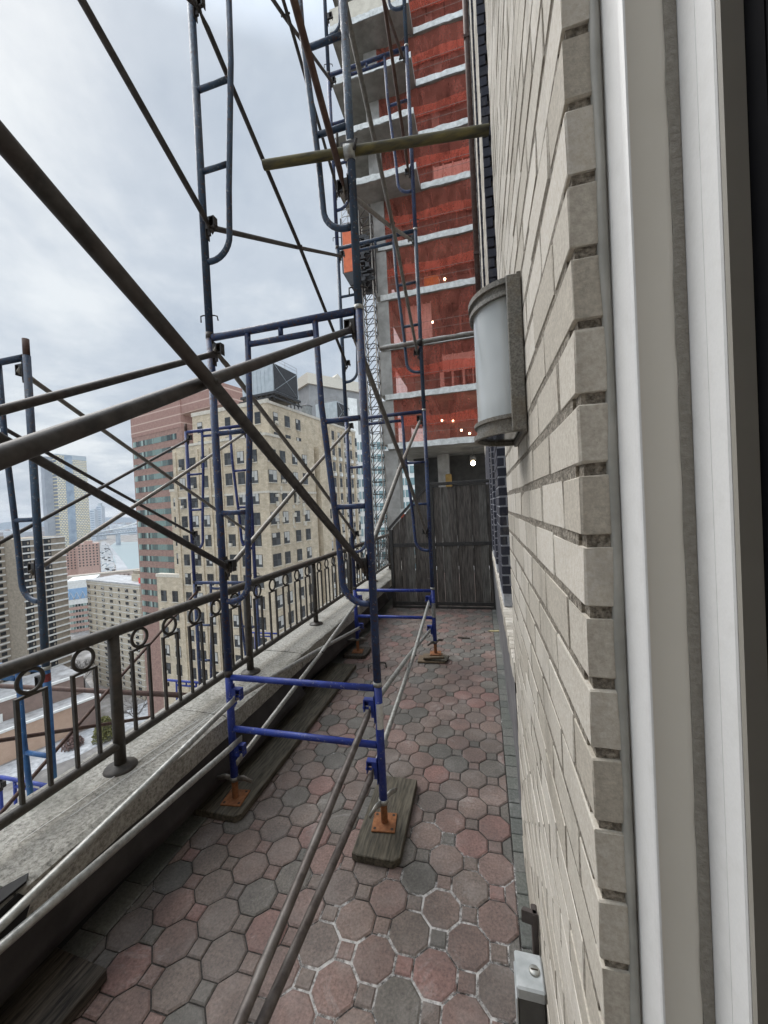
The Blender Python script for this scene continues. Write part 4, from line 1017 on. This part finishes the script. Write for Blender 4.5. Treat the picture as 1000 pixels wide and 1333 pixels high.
def local_thing(name, label, cat, block, loc, group=None):
    mw = Matrix.Translation(block.t.location) @ block.t.rotation_euler.to_matrix().to_4x4()
    return thing(name, label, cat, mw @ Vector(loc), block.t.rotation_euler.z, group)
def cooling(label, block, loc, lx, ly_, lz):
    t = local_thing('cooling_tower', label, 'cooling tower', block, loc, 'rooftop cooling towers')
    mb = MB()
    for k in range(9): x = -lx+lx*k/8; mb.box(x-.06, .2, 0, x+.06, .32, 1.0); mb.box(x-.06, ly_-.3, 0, x+.06, ly_-.18, 1.0)
    mb.box(-lx-.4, 0, 1.001, .4, ly_, 1.35); mb.box(-lx-.5, -.25, .4, .5, -.12, .55); mb.box(.42, -.2, .2, .55, ly_, .42)
    for k in range(6): x = -lx+lx*k/6; mb.tube([(x, .05, .1), (x+lx/6, .05, 1.0)], .05, 5); mb.tube([(.45, ly_*k/6, 1.0), (.45, ly_*(k+1)/6, .1)], .05, 5)
    mb.build('steel_stand', DARKSTEEL2, t)
    mb = MB(); mb.box(-lx, .1, 1.36, 0, ly_-.1, 1.36+lz)
    for k in range(1, 8): x = -lx+lx*k/8; mb.box(x-.03, .04, 1.37, x+.03, .099, 1.36+lz)
    mb.build('casing', STEEL_PANEL, t)
    mb = MB(); mb.box(.002, .4, 1.6, .12, ly_-.4, 1.2+lz); lv = mb.build('louvre', DARKSTEEL2, t)
    mb = MB(); mb.tube([(.16, .4, 1.6), (.16, ly_-.4, 1.2+lz)], .03, 5); mb.tube([(.16, .4, 1.2+lz), (.16, ly_-.4, 1.6)], .03, 5); mb.build('louvre_stays', STEEL_PANEL, lv)
    mb = MB(); zt = 1.36+lz
    for x, y in ((-lx, .2), (-lx/2, .2), (0, .2), (0, ly_/2), (0, ly_-.2)): mb.tube([(x, y, zt), (x, y, zt+.9)], .03, 5)
    for zq in (.45, .9): mb.tube([(-lx, .2, zt+zq), (0, .2, zt+zq), (0, ly_-.2, zt+zq)], .025, 5)
    mb.build('guard_rail', OLD_GALV, t); return t
cooling('large pale cooling tower on a black steel stand on the buff roof corner', A, (1.0-.9, 1.2, T+.3), 5.8, 6.5, 4.3)
cooling('smaller cooling tower farther back on the buff roof, by the water tank', A, (-.8, 21.5, T+.15), 4.8, 4.5, 3.6)
wt = local_thing('water_tank', 'small dark water tank with conical cap between the cooling towers', 'water tank', A, (-5, 17.5, T+.02))
mb = MB(); mb.lathe([(1.0, 0), (1.0, 2.4)], (0, 0, 1.3), 16); mb.build('tank', rough_mat('weathered_tank_wood', (.14, .15, .15), (.22, .23, .23), 2, .8, 0), wt)
mb = MB(); mb.lathe([(1.1, 3.7), (0, 4.3)], (0, 0, 0), 16); mb.build('roof', DARKSTEEL2, wt)
mb = MB()
for sx in (-1, 1):
    for sy in (-1, 1): mb.tube([(sx*.6, sy*.6, 0), (sx*.6, sy*.6, 1.3)], .07, 6)
mb.build('legs', DARKSTEEL2, wt)

# --- brown banded office block behind
B = Block('brown_brick_tower', 'brown brick office tower with teal ribbon windows and pale stripes', at(234, 521, 112), 14)
T = B.top
mb = MB(); mb.box(-26, 0, 0, 0, 22, T); B.P(mb, 'brick_wall', BROWNBRICK)
mb = MB(); mb.box(-26.1, -.08, T-7.8, .08, 22, T+.4); mb.box(.1, .3, T-4, 17, 20, T+2.2); B.P(mb, 'striped_top', BAND)
for r_ in range(16):
    z = T-10.2-3.7*r_; mb = MB()
    for k in range(8):
        x0_ = -25.5+k*2.9
        for q in range(3): mb.box(x0_+q*.93, -.06, z-.85, x0_+q*.93+.87, .02, z+.85, 0)
    B.P(mb, 'window_band', TEAL)
B2 = None

# --- tan apartment block
Tn = Block('tan_apartment_block', 'small tan apartment block with snowy roof and rows of paired windows', at(181, 762, 160), 14)
T = Tn.top
mb = MB(); mb.box(-44, 0, 0, 0, 13, T); Tn.P(mb, 'wall', TAN)
mb = MB(); mb.box(-44.2, -.15, T-.9, .15, 13.1, T-.25); Tn.P(mb, 'cornice', DECO_TRIM)
mb = MB(); mb.box(-44.05, -.05, T-.24, .05, 13.05, T+.35); Tn.P(mb, 'roof', SNOW)
mb = MB()
for r_ in range(17): z = T-1.4-2.78*r_; mb.box(-44.04, -.05, z-.16, .05, 13.02, z+.10)
Tn.P(mb, 'floor_bands', WHITEBAND)
wt_ = [[window_mesh(w_, 1.3, .08, 'pair', blind=q) for q in range(5)] for w_ in (1.3, 2.4)]
for r_ in range(17):
    z = T-2.85-2.78*r_
    for k, (u, w) in enumerate(((3.4, 1), (9.8, 1), (16.0, 0), (22.6, 1), (29.6, 1), (36.4, 0), (42.2, 1))): Tn.win(wt_[w], 'L', u, z, .05)
    for u in (2.2, 6.8): Tn.win(wt_[1], 'R', u, z, .05)
Tn.finish(100)
ph = local_thing('roof_plant_room', 'brick plant room with red drum on the snowy tan roof', 'roof hut', Tn, (-8, 4, T+.36))
mb = MB(); mb.box(-5, 0, 0, 5.5, 5, 2.8); mb.box(-5.2, -.1, 2.8, 5.6, 5.1, 3.2); mb.build('hut_wall', TAN, ph)
mb = MB(); mb.box(-4.5, .5, 3.21, 0, 4, 4.6); mb.build('hut_upper', TAUPE_BRICK, ph)
mb = MB(); mb.lathe([(0, 2.4), (.7, 2.3), (.7, 0)], (5.5, -2.0, 0), 12); mb.build('red_drum', rough_mat('red_drum_paint', (.5, .05, .04), (.6, .08, .06), 2, .6, 0), ph)

# --- balcony tower at the left edge
xk = -181.4; pk1 = at_x(84, 697, xk); pk0 = at_x(26, 703, xk)
K = thing('balcony_tower', 'tall taupe apartment tower with white balcony slabs at the left edge', 'building', (xk, pk1.y, GZ))
zt = pk1.z
ya, yb = pk0.y, pk1.y
mb = MB(); mb.box(xk-22, ya, GZ, xk, yb, zt); mb.box(xk-40, ya-34, GZ, xk-9, ya-.01, zt+1.5); mb.box(xk-32, ya-30, zt+1.5, xk-22, ya-15, zt+6); wpart(mb, 'wall', TAUPE_BRICK, K)
nfl = 26; L_ = yb-ya
for r_ in range(nfl):
    z = zt-.4-2.78*r_
    mb = MB(); mb.box(xk+.001, ya+.2, z-.34, xk+.5, yb-.05, z+.24); mb.box(xk-8.999, ya-33.5, z-.30, xk-8.7, ya-.3, z+.2); wpart(mb, 'balcony_slab', WHITEBAND, K)
for (f0, f1) in ((.04, .20), (.50, .66)):
    mb = MB()
    for r_ in range(nfl): z = zt-.7-2.78*r_; mb.box(xk+.002, ya+L_*f0, z-2.2, xk+.06, ya+L_*f1, z-.05)
    wpart(mb, 'balcony_openings', DARKGLASS, K)
    mb = MB()
    for r_ in range(nfl):
        z = zt-.7-2.78*r_; mb.box(xk+.08, ya+L_*(f0+.095), z-1.7, xk+.3, ya+L_*(f0+.125), z-.7)
    wpart(mb, 'balcony_rails', TAUPE_BRICK, K)
mb = MB()
for r_ in range(nfl):
    z = zt-1.9-2.78*r_
    for k in range(9): y = ya-32+3.6*k; mb.box(xk-8.998, y, z-.7, xk-8.93, y+1.9, z+.7)
wpart(mb, 'side_windows', PANE, K)

# --- farther things along the shore
def slabbox(name, label, pa, pb, depth, ztop, zbot, m, cat='building', group=None):
    """box whose front runs from ground point pa to pb"""
    d = Vector((pb.x-pa.x, pb.y-pa.y, 0)); L = d.length; ang = math.atan2(d.y, d.x)
    t = thing(name, label, cat, (pa.x, pa.y, zbot), ang, group); mb = MB(); mb.box(0, 0, 0, L, depth, ztop-zbot); mb.build('wall', m, t); return t, L
# blue glass low block with a white lattice
ga, gb = at(86, 757, 262), at(124, 752, 270)
G, L = slabbox('lattice_front_building', 'small building with blue front and white zigzag lattice between two taller blocks', ga, gb, 22, ga.z, GZ, WHITEBAND)
h = ga.z-GZ; mb = MB(); mb.box(.3, -.25, h-13, L, -.01, h-5.5); fb = mb.build('blue_front', rough_mat('blue_cladding', (.20, .34, .52), (.28, .42, .60), .4, .4, 0), G)
mb = MB()
for k in range(6):
    x = .5+k*3.3
    mb.tube([(x, -.35, h-12.9), (x+1.65, -.35, h-8), (x+3.3, -.35, h-12.9)], .2, 5)
mb.build('white_lattice', WHITEBAND, fb)
for r_ in range(7):
    z = h-18-3.9*r_; mb = MB()
    mb.box(0, -.12, z-2.4, L, -.01, z-.3)
    mb.build('brick_band', REDBRICK, G); mb = MB()
    for k in range(12): mb.box(1+k*1.6, -.2, z-.25, 2.3+k*1.6, -.011, z+1.4)
    mb.build('window_band', TEAL, G)
# dull red brick housing
for q, (xa, xb_, yt, d, lab) in enumerate(((85, 106, 714, 420, 'dull red brick block nearer the white slab tower, behind the stone viaduct'), (100, 128, 709, 400, 'dull red brick block with dark window rows nearer the highway, behind the stone viaduct'))):
    pa, pb = at(xa, yt, d), at(xb_, yt, d+10)
    t, L = slabbox('red_brick_housing', lab, pa, pb, 18, pa.z, GZ, REDBRICK, 'building', 'red brick blocks by the highway')
    wm_ = MB().box(0, -.1, 0, 1.3, -.01, 1.6).mesh('window', WINFRAME)
    for r_ in range(8):
        for k in range(int(L/3)): link('window', wm_, t, (1+k*3, 0, (pa.z-GZ)-2.6-3*r_))
    mb = MB(); mb.box(L*.3, 3, pa.z-GZ, L*.7, 9, pa.z-GZ+3); mb.build('roof_hut', REDBRICK, t)
# stone viaduct
va, vb = at(84, 752, 330), at(196, 733, 360)
V, L = slabbox('stone_viaduct', 'pale pink stone viaduct wall with two rows of openings crossing behind the rooftops', va, vb, 14, va.z, GZ, rough_mat('pink_granite', (.36, .29, .25), (.46, .38, .33), .3, .9, 0), 'viaduct')
h = va.z-GZ; mb = MB()
for k in range(int(L/3.2)): mb.box(.8+k*3.2, -.15, h-4.2, 2.2+k*3.2, -.01, h-2.4); mb.box(.8+k*3.2, -.15, h-9.6, 2.2+k*3.2, -.01, h-7.4)
mb.build('openings', rough_mat('viaduct_shadow_stone', (.16, .12, .11), (.2, .15, .14), .3, .9, 0), V)
mb = MB(); mb.box(-.5, -.6, h-.01, L+.5, .6, h+1.0); mb.box(-.5, -.5, h-6.4, L+.5, -.011, h-5.6); mb.build('parapet', DECO_TRIM, V)
# bridge over the river
ba, bb = at(70, 702, 1120), at(215, 688, 1240)
BR = thing('river_bridge', 'long pale steel bridge deck crossing the river in the distance', 'bridge', ba)
d = bb-ba; zb_ = ba.z
def along(t, dz=0, dy=0): v = ba+d*t; return Vector((v.x-ba.x, v.y-ba.y+dy, v.z-ba.z+dz))
BRM = rough_mat('pale_bridge_steel', (.34, .38, .42), (.44, .48, .52), .05, .7, 0)
mb = MB(); mb.tube([along(0, -1), along(1, -1)], 3.2, 4); mb.tube([along(0, 11), along(1, 11)], 1.8, 4); mb.build('deck', BRM, BR)
mb = MB()
for k in range(40): mb.tube([along(k/40), along((k+.5)/40, 11)], 1.0, 4); mb.tube([along((k+.5)/40, 11), along((k+1)/40)], 1.0, 4)
mb.build('truss', BRM, BR)
mb = MB(); pts = [along(t/12, 4+46*(t/12-.12)**2*1.3) for t in range(13)]; mb.tube(pts, 1.6, 5); mb.build('main_cable', WHITEBAND, BR)
mb = MB()
for t in (.55, .8): v = along(t); mb.box(v.x-6, v.y-3, GZ-ba.z, v.x+6, v.y+3, v.z-3)
mb.build('pier', BRM, BR)
# glass tower on the far shore side
wd = 980
wl, wm, wr = at(63, 596, wd+30), at(72, 592, wd), at(112, 592, wd+66)
W1 = thing('glass_skyscraper', 'tall pale glass skyscraper with golden reflections beyond the balcony tower', 'skyscraper', (wm.x, wm.y, GZ))
def gold_reflection():
    m, nt, b = new_mat('curtain_wall_gold_reflection'); v = coords(nt); sep = N(nt, 'ShaderNodeSeparateXYZ'); nt.links.new(v, sep.inputs[0])
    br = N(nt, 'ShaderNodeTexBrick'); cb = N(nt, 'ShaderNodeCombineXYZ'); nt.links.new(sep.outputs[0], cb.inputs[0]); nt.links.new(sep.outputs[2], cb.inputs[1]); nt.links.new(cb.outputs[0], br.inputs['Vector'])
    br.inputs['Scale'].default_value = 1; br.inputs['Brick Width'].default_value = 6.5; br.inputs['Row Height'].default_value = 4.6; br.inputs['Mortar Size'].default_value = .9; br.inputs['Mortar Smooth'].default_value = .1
    br.inputs['Color1'].default_value = (.95, .80, .46, 1); br.inputs['Color2'].default_value = (.97, .88, .66, 1); br.inputs['Mortar'].default_value = (.30, .33, .38, 1)  # golden reflections are painted into the panel colours
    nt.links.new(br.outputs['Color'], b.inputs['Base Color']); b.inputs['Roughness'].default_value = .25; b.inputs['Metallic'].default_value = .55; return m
GOLD_REFLECTION = gold_reflection(); BLUEG = rough_mat('blue_grey_glass', (.22, .27, .33), (.34, .40, .46), .06, .25, 0)
dv = Vector((wr.x-wm.x, wr.y-wm.y, 0)); Lw = dv.length; hw = wm.z-GZ; W1.rotation_euler = (0, 0, math.atan2(dv.y, dv.x))
mb = MB(); mb.box(0, 0, 0, Lw, 30, hw); W1o = mb.build('curtain_wall', GOLD_REFLECTION, W1)
mb = MB(); mb.box(Lw*.27, -.6, 0, Lw*.52, -.01, hw+1); mb.build('blue_strip', BLUEG, W1)
mb = MB(); mb.box(Lw*.52, -.5, hw-9, Lw, -.01, hw); mb.box(0, 0, hw, Lw, 30, hw+3); mb.build('crown', STEEL_PANEL, W1)
mb = MB(); mb.box(-17, 18, 40, -.01, 34, hw-4); mb.build('side_wall', rough_mat('grey_side_wall', (.26, .28, .31), (.32, .34, .37), .05, .6, 0), W1)
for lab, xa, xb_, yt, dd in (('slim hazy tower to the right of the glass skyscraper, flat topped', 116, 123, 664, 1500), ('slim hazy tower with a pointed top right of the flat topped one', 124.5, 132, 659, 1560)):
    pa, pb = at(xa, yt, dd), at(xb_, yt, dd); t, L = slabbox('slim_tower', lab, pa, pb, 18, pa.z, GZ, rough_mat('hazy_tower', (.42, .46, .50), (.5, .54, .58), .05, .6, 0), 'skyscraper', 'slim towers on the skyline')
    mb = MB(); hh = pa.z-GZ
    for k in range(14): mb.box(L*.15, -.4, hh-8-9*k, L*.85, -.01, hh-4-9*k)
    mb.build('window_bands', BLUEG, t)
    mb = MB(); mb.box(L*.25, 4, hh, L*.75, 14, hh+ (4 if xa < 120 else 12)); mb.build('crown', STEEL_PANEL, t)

# --- glass office and grey block behind the mast
oa, ob_ = at(438, 566, 100), at(560, 560, 106)
O, L = slabbox('glass_office_block', 'white and teal gridded office block behind the hoist mast', oa, ob_, 25, oa.z, GZ, WHITEBAND)
h = oa.z-GZ
for r_ in range(16):
    mb = MB(); z = h-3-3.3*r_
    for k in range(int(L/1.5)): mb.box(.2+k*1.5, -.12, z-1.0, 1.5+k*1.5-.12, -.01, z+1.0)
    mb.build('window_band', GLASSGRID, O)
ga, gb = at(402, 500, 150), at(468, 484, 165)
Gy, L = slabbox('grey_office_block', 'grey block with pale rooftop screen beyond the smaller cooling tower', ga, gb, 25, ga.z, GZ, rough_mat('grey_cladding', (.20, .20, .20), (.26, .26, .255), .3, .7, 0))
h = ga.z-GZ; mb = MB(); mb.box(-1, -1, h, L+1, 20, h+4.2); mb.prism([(L*.45, h+4.2), (L*.6, h+4.2), (L*.52, h+6)], -1.1, 8, 0, 'y'); mb.build('roof_screen', DECO_TRIM, Gy)
mb = MB(); mb.box(L*.72, -.5, 0, L*.9, -.01, h-3); mb.build('pale_strip', WHITEBAND, Gy)

# --- street level: low brick hall, snow, shrubs, bare trees
g0, g1 = at_z(-60, 1022, GZ), at_z(132, 940, GZ)
dv = g1-g0; L = dv.length
HL = thing('brick_hall', 'low flat-roofed hall with pink and brown brick wall and white parapet far below', 'building', (g0.x, g0.y, GZ), math.atan2(dv.y, dv.x))
pk = rough_mat('pink_tan_brick', (.42, .29, .21), (.48, .34, .25), .4, .9, 0); bn = rough_mat('brown_hall_brick', (.20, .145, .12), (.25, .18, .15), .4, .9, 0)
mb = MB(); mb.box(0, 0, 0, L*.78, 16, 10); mb.build('pink_wall', pk, HL)
mb = MB(); mb.box(L*.7801, -.1, 0, L, 16, 10); mb.box(0, 9, 10.01, L*.95, 30, 17); mb.build('brown_wall', bn, HL)
mb = MB(); mb.box(-.3, -.4, 10.0, L+.3, .5, 10.7); mb.box(-.3, 8.6, 17.0, L*.95+.3, 9.6, 17.9); mb.build('white_parapet', WHITEBAND, HL)
mb = MB(); mb.box(.5, .51, 10.001, L-.5, 8.9, 10.25); mb.box(.5, 9.61, 17.0, L*.94, 29.5, 17.3); mb.build('roof', ROOFGREY, HL)
mb = MB(); mb.box(L*.60, -.15, 5.5, L*.615, -.01, 8); mb.build('wall_sign', rough_mat('pale_blue_sign', (.5, .62, .66), (.56, .68, .72), .5, .6, 0), HL)
mb = MB(); mb.box(L*.3, 8.7, 10.26, L*.34, 8.99, 13); mb.box(L*.62, 8.7, 10.26, L*.66, 8.99, 13); mb.build('roof_door', WHITEBAND, HL)

# ground, river, highway, snow, hills
def ground_mat():
    m, nt, b = new_mat('city_ground'); v = coords(nt)
    f = noise(nt, v, .06, 8, .7)
    col = ramp(nt, f, ((.35, (.10, .095, .09)), (.5, (.20, .185, .17)), (.62, (.34, .33, .32))))
    nt.links.new(col, b.inputs['Base Color']); b.inputs['Roughness'].default_value = .9; return m
mb = MB(); mb.quad((-9000, -1500, GZ), (3000, -1500, GZ), (3000, 9000, GZ), (-9000, 9000, GZ)); structure('ground', mb, ground_mat())
def ground_poly(name, pix, z, m):
    mb = MB(); pts = [at_z(x, y, z) for x, y in pix]; mb._add(pts, [tuple(range(len(pts)))]); return structure(name, mb, m)
water, nt, b = new_mat('pale_river_water'); b.inputs['Base Color'].default_value = (.20, .26, .27, 1); b.inputs['Roughness'].default_value = .35
ground_poly('river', ((150, 736), (170, 741), (300, 730), (300, 702), (150, 706), (141, 712), (146, 722)), GZ+.3, water)
ground_poly('harbour', ((-60, 691.5), (70, 691), (300, 686), (300, 683), (70, 688), (-60, 689)), GZ+.3, water)
ground_poly('highway', ((122, 748), (150, 748), (147, 722), (138, 705), (132, 705), (128, 722)), GZ+.35, rough_mat('pale_road', (.22, .225, .23), (.30, .305, .31), .05, .9, 0))
ground_poly('riverside_road', ((152, 748), (172, 747), (158, 728), (142, 708), (139, 708), (150, 728)), GZ+.35, rough_mat('grey_road', (.26, .27, .28), (.36, .37, .38), .05, .9, 0))
ground_poly('snowy_yard', ((-40, 1040), (100, 985), (215, 925), (205, 905), (132, 942), (-60, 1024)), GZ+.05, SNOW)
ground_poly('side_street', ((-60, 925), (100, 870), (125, 905), (110, 908), (0, 948)), GZ+.04, rough_mat('wet_asphalt', (.08, .08, .08), (.13, .13, .13), .2, .8, 0))
hills = MB(); rnd = random.Random(5); vs = []
n = 60
for k in range(n+1):
    a = R(-72+95*k/n); Rr = 6500; x, y = Rr*math.sin(a), Rr*math.cos(a); h_ = 45+rnd.uniform(0, 40)+40*math.sin(k*.7)
    vs += [(x, y, GZ), (x, y, GZ+80+h_*.7), (x*1.2, y*1.2, GZ)]
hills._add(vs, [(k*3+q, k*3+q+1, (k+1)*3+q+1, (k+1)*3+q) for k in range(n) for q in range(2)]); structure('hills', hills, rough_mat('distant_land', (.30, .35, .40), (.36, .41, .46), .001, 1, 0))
fc = MB(); rnd = random.Random(11)
for k in range(700):
    px = rnd.uniform(-20, 200); d = rnd.uniform(1900, 5200)
    p_ = at(px, 690, d); w = rnd.uniform(14, 60); h_ = rnd.choice((9, 12, 14, 18, 24, 40)); fc.box(p_.x, p_.y, GZ-1, p_.x+w, p_.y+w, GZ+h_, rnd.randrange(3))
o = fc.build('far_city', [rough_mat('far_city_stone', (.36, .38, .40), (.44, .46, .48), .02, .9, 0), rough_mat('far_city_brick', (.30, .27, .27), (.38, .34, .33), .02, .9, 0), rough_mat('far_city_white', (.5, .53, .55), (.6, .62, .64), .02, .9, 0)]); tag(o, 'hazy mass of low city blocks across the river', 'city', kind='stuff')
fc = MB()
for k in range(90):
    px = rnd.uniform(128, 200); d = rnd.uniform(520, 900); py_c = rnd.uniform(709, 747); p_ = at_z(rnd.uniform(126, 140+(py_c-709)*.25), py_c, GZ); w = rnd.uniform(2.2, 5)
    fc.box(p_.x, p_.y, GZ+.4, p_.x+w, p_.y+w*.5, GZ+2.2, rnd.randrange(3))
o = fc.build('far_traffic', [DARKSTEEL2, WHITEBAND, STEEL_PANEL]); tag(o, 'tiny cars crowded on the distant riverside highway', 'traffic', kind='stuff')

def shrub(name, label, p_, rad, hgt, cols, n, group=None, cat='shrub'):
    t = thing(name, label, cat, p_, 0, group); rnd = random.Random(int(p_.x*7) & 255); mb = MB()
    for k in range(n):
        a, rr, z = rnd.uniform(0, 6.28), rad*math.sqrt(rnd.random()), hgt*rnd.random(); s_ = rnd.uniform(.12, .3)
        rr *= (1-.6*(z/hgt)**2); c_ = Vector((rr*math.cos(a), rr*math.sin(a), z))
        u = Vector((rnd.gauss(0, 1), rnd.gauss(0, 1), rnd.gauss(0, 1))).normalized()*s_; v_ = u.orthogonal().normalized()*s_*.6
        mb._add([c_-u-v_, c_+u-v_, c_+u+v_, c_-u+v_], [(0, 1, 2, 3)])
    mb.build('foliage', cols, t)
    mb = MB(); mb.tube([(0, 0, 0), (.1, 0, hgt*.7)], .12, 6); mb.build('trunk', BROWN_STEEL, t); return t
GREEN = rough_mat('olive_leaves', (.07, .075, .02), (.17, .16, .05), 1.5, .8, 0); RUSSET = rough_mat('russet_twigs', (.10, .06, .05), (.20, .13, .11), 1.5, .8, 0)
shrub('yellow_green_shrub', 'olive green shrub in the snowy yard below the railing', at_z(136, 962, GZ), 3.6, 7.5, GREEN, 2600)
shrub('russet_bush', 'bare russet bush beside the olive shrub, nearest the pink hall', at_z(95, 972, GZ), 3.2, 3.6, RUSSET, 1200, 'bare bushes in the yard')
shrub('russet_bush', 'bare russet bush between the olive shrub and the terrace post', at_z(152, 985, GZ), 2.6, 2.6, RUSSET, 900, 'bare bushes in the yard')
BARK = rough_mat('grey_bark', (.07, .06, .055), (.12, .105, .095), 2, .9, 0)
def bare_tree(label, p_, hgt, seed):
    t = thing('bare_tree', label, 'tree', p_, 0, 'bare winter trees far below'); rnd = random.Random(seed)
    tr = MB(); tr.tube([(0, 0, 0), (.1, .1, hgt*.2), (.05, 0, hgt*.4)], .35, 7, scales=[1.2, .9, .7]); tr.build('trunk', BARK, t)
    mb = MB()
    def br(p0, dr, ln, r_, lev):
        p1 = p0+dr*ln*.5+Vector((rnd.uniform(-1, 1), rnd.uniform(-1, 1), .3))*ln*.06; p2 = p0+dr*ln
        mb.tube([p0, p1, p2], r_, 4, scales=[1, .75, .45], cap=False)
        if lev:
            for q in range(4 if lev > 1 else 5):
                nd = (dr+Vector((rnd.gauss(0, .55), rnd.gauss(0, .55), rnd.gauss(.1, .4)))).normalized(); br(p1.lerp(p2, rnd.random()), nd, ln*rnd.uniform(.45, .7), r_*.55, lev-1)
    for q in range(6):
        a = q*1.05+rnd.random(); br(Vector((.05, 0, hgt*(.25+.15*rnd.random()))), Vector((math.cos(a)*.6, math.sin(a)*.6, .8)).normalized(), hgt*.42, .16, 3)
    mb.build('crown', BARK, t)
for k, (px, py, hg, lab) in enumerate(((96, 905, 15, 'bare tree right of the light blue post, before the tan block'), (110, 897, 13, 'bare tree touching the corner of the tan block'), (12, 915, 14, 'bare tree in the shaded street at the left edge'), (178, 950, 12, 'bare tree between two balusters below the tan block'))):
    bare_tree(lab, at_z(px, py, GZ), hg, k+3)

hz = MB(); hz.box(-9200, -1700, GZ-1, 3200, 9200, 205)
hm_ = bpy.data.materials.new('thin_winter_haze'); hm_.use_nodes = True; nt = hm_.node_tree; nt.nodes.remove(nt.nodes['Principled BSDF'])
pv = N(nt, 'ShaderNodeVolumePrincipled'); pv.inputs['Color'].default_value = (.86, .90, .95, 1); pv.inputs['Density'].default_value = .00005
nt.links.new(pv.outputs[0], nt.nodes['Material Output'].inputs['Volume'])
tag(hz.build('haze', hm_), 'thin pale winter haze over the city', 'haze', kind='stuff')

# ------------------------------------------------------------------ light
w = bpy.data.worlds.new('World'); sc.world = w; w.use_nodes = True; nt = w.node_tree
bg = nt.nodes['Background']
SUN_EL, SUN_AZ = R(50), R(-66)                  # high, from the open left side
sky = N(nt, 'ShaderNodeTexSky'); sky.sky_type = 'NISHITA'; sky.sun_disc = False; sky.sun_elevation = SUN_EL; sky.sun_rotation = SUN_AZ; sky.air_density = 1.5; sky.dust_density = 3
tc = N(nt, 'ShaderNodeTexCoord'); sep = N(nt, 'ShaderNodeSeparateXYZ'); nt.links.new(tc.outputs['Generated'], sep.inputs[0])
# clouds laid on a high flat deck
zc = mth(nt, 'ADD', mth(nt, 'MAXIMUM', sep.outputs[2], 0.0), .16)
cb = N(nt, 'ShaderNodeCombineXYZ'); nt.links.new(mth(nt, 'DIVIDE', sep.outputs[0], zc), cb.inputs[0]); nt.links.new(mth(nt, 'DIVIDE', sep.outputs[1], zc), cb.inputs[1])
f1 = noise(nt, cb.outputs[0], .95, 7, .58, .4); f2 = noise(nt, cb.outputs[0], 3.4, 5, .6)
f = mth(nt, 'ADD', mth(nt, 'MULTIPLY', f1, .75), mth(nt, 'MULTIPLY', f2, .25))
cl = ramp(nt, f, ((.38, (2.55, 3.0, 3.6)), (.50, (3.4, 3.8, 4.3)), (.61, (4.7, 5.0, 5.25))))
# an overcast dome: zenith and rear sky, mostly out of view, boosted as fill light
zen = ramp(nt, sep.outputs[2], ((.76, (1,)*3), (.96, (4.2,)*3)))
rear_fill = ramp(nt, mth(nt, 'MULTIPLY', mth(nt, 'ADD', mth(nt, 'MULTIPLY', sep.outputs[1], -.8), mth(nt, 'MULTIPLY', sep.outputs[0], .45)), 1.0), ((.30, (1,)*3), (.8, (3.1,)*3)))
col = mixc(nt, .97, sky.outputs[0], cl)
col = mixc(nt, 1.0, col, zen, 'MULTIPLY'); col = mixc(nt, 1.0, col, rear_fill, 'MULTIPLY')
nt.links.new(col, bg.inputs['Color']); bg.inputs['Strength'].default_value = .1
sun = bpy.data.lights.new('sun', 'SUN'); sun.energy = 1.5; sun.angle = R(42); sun.color = (1, .97, .93)
so = bpy.data.objects.new('sun', sun); COL.objects.link(so)
sd = Vector((math.sin(SUN_AZ)*math.cos(SUN_EL), math.cos(SUN_AZ)*math.cos(SUN_EL), math.sin(SUN_EL)))
so.rotation_euler = sd.to_track_quat('Z', 'Y').to_euler(); so.location = (-20, 10, 40)
vs_ = sc.view_settings; vs_.view_transform = 'Standard'; vs_.look = 'None'; vs_.exposure = .78; vs_.gamma = 1
sc.render.engine = 'CYCLES'; sc.cycles.max_bounces = 8; sc.cycles.transparent_max_bounces = 16
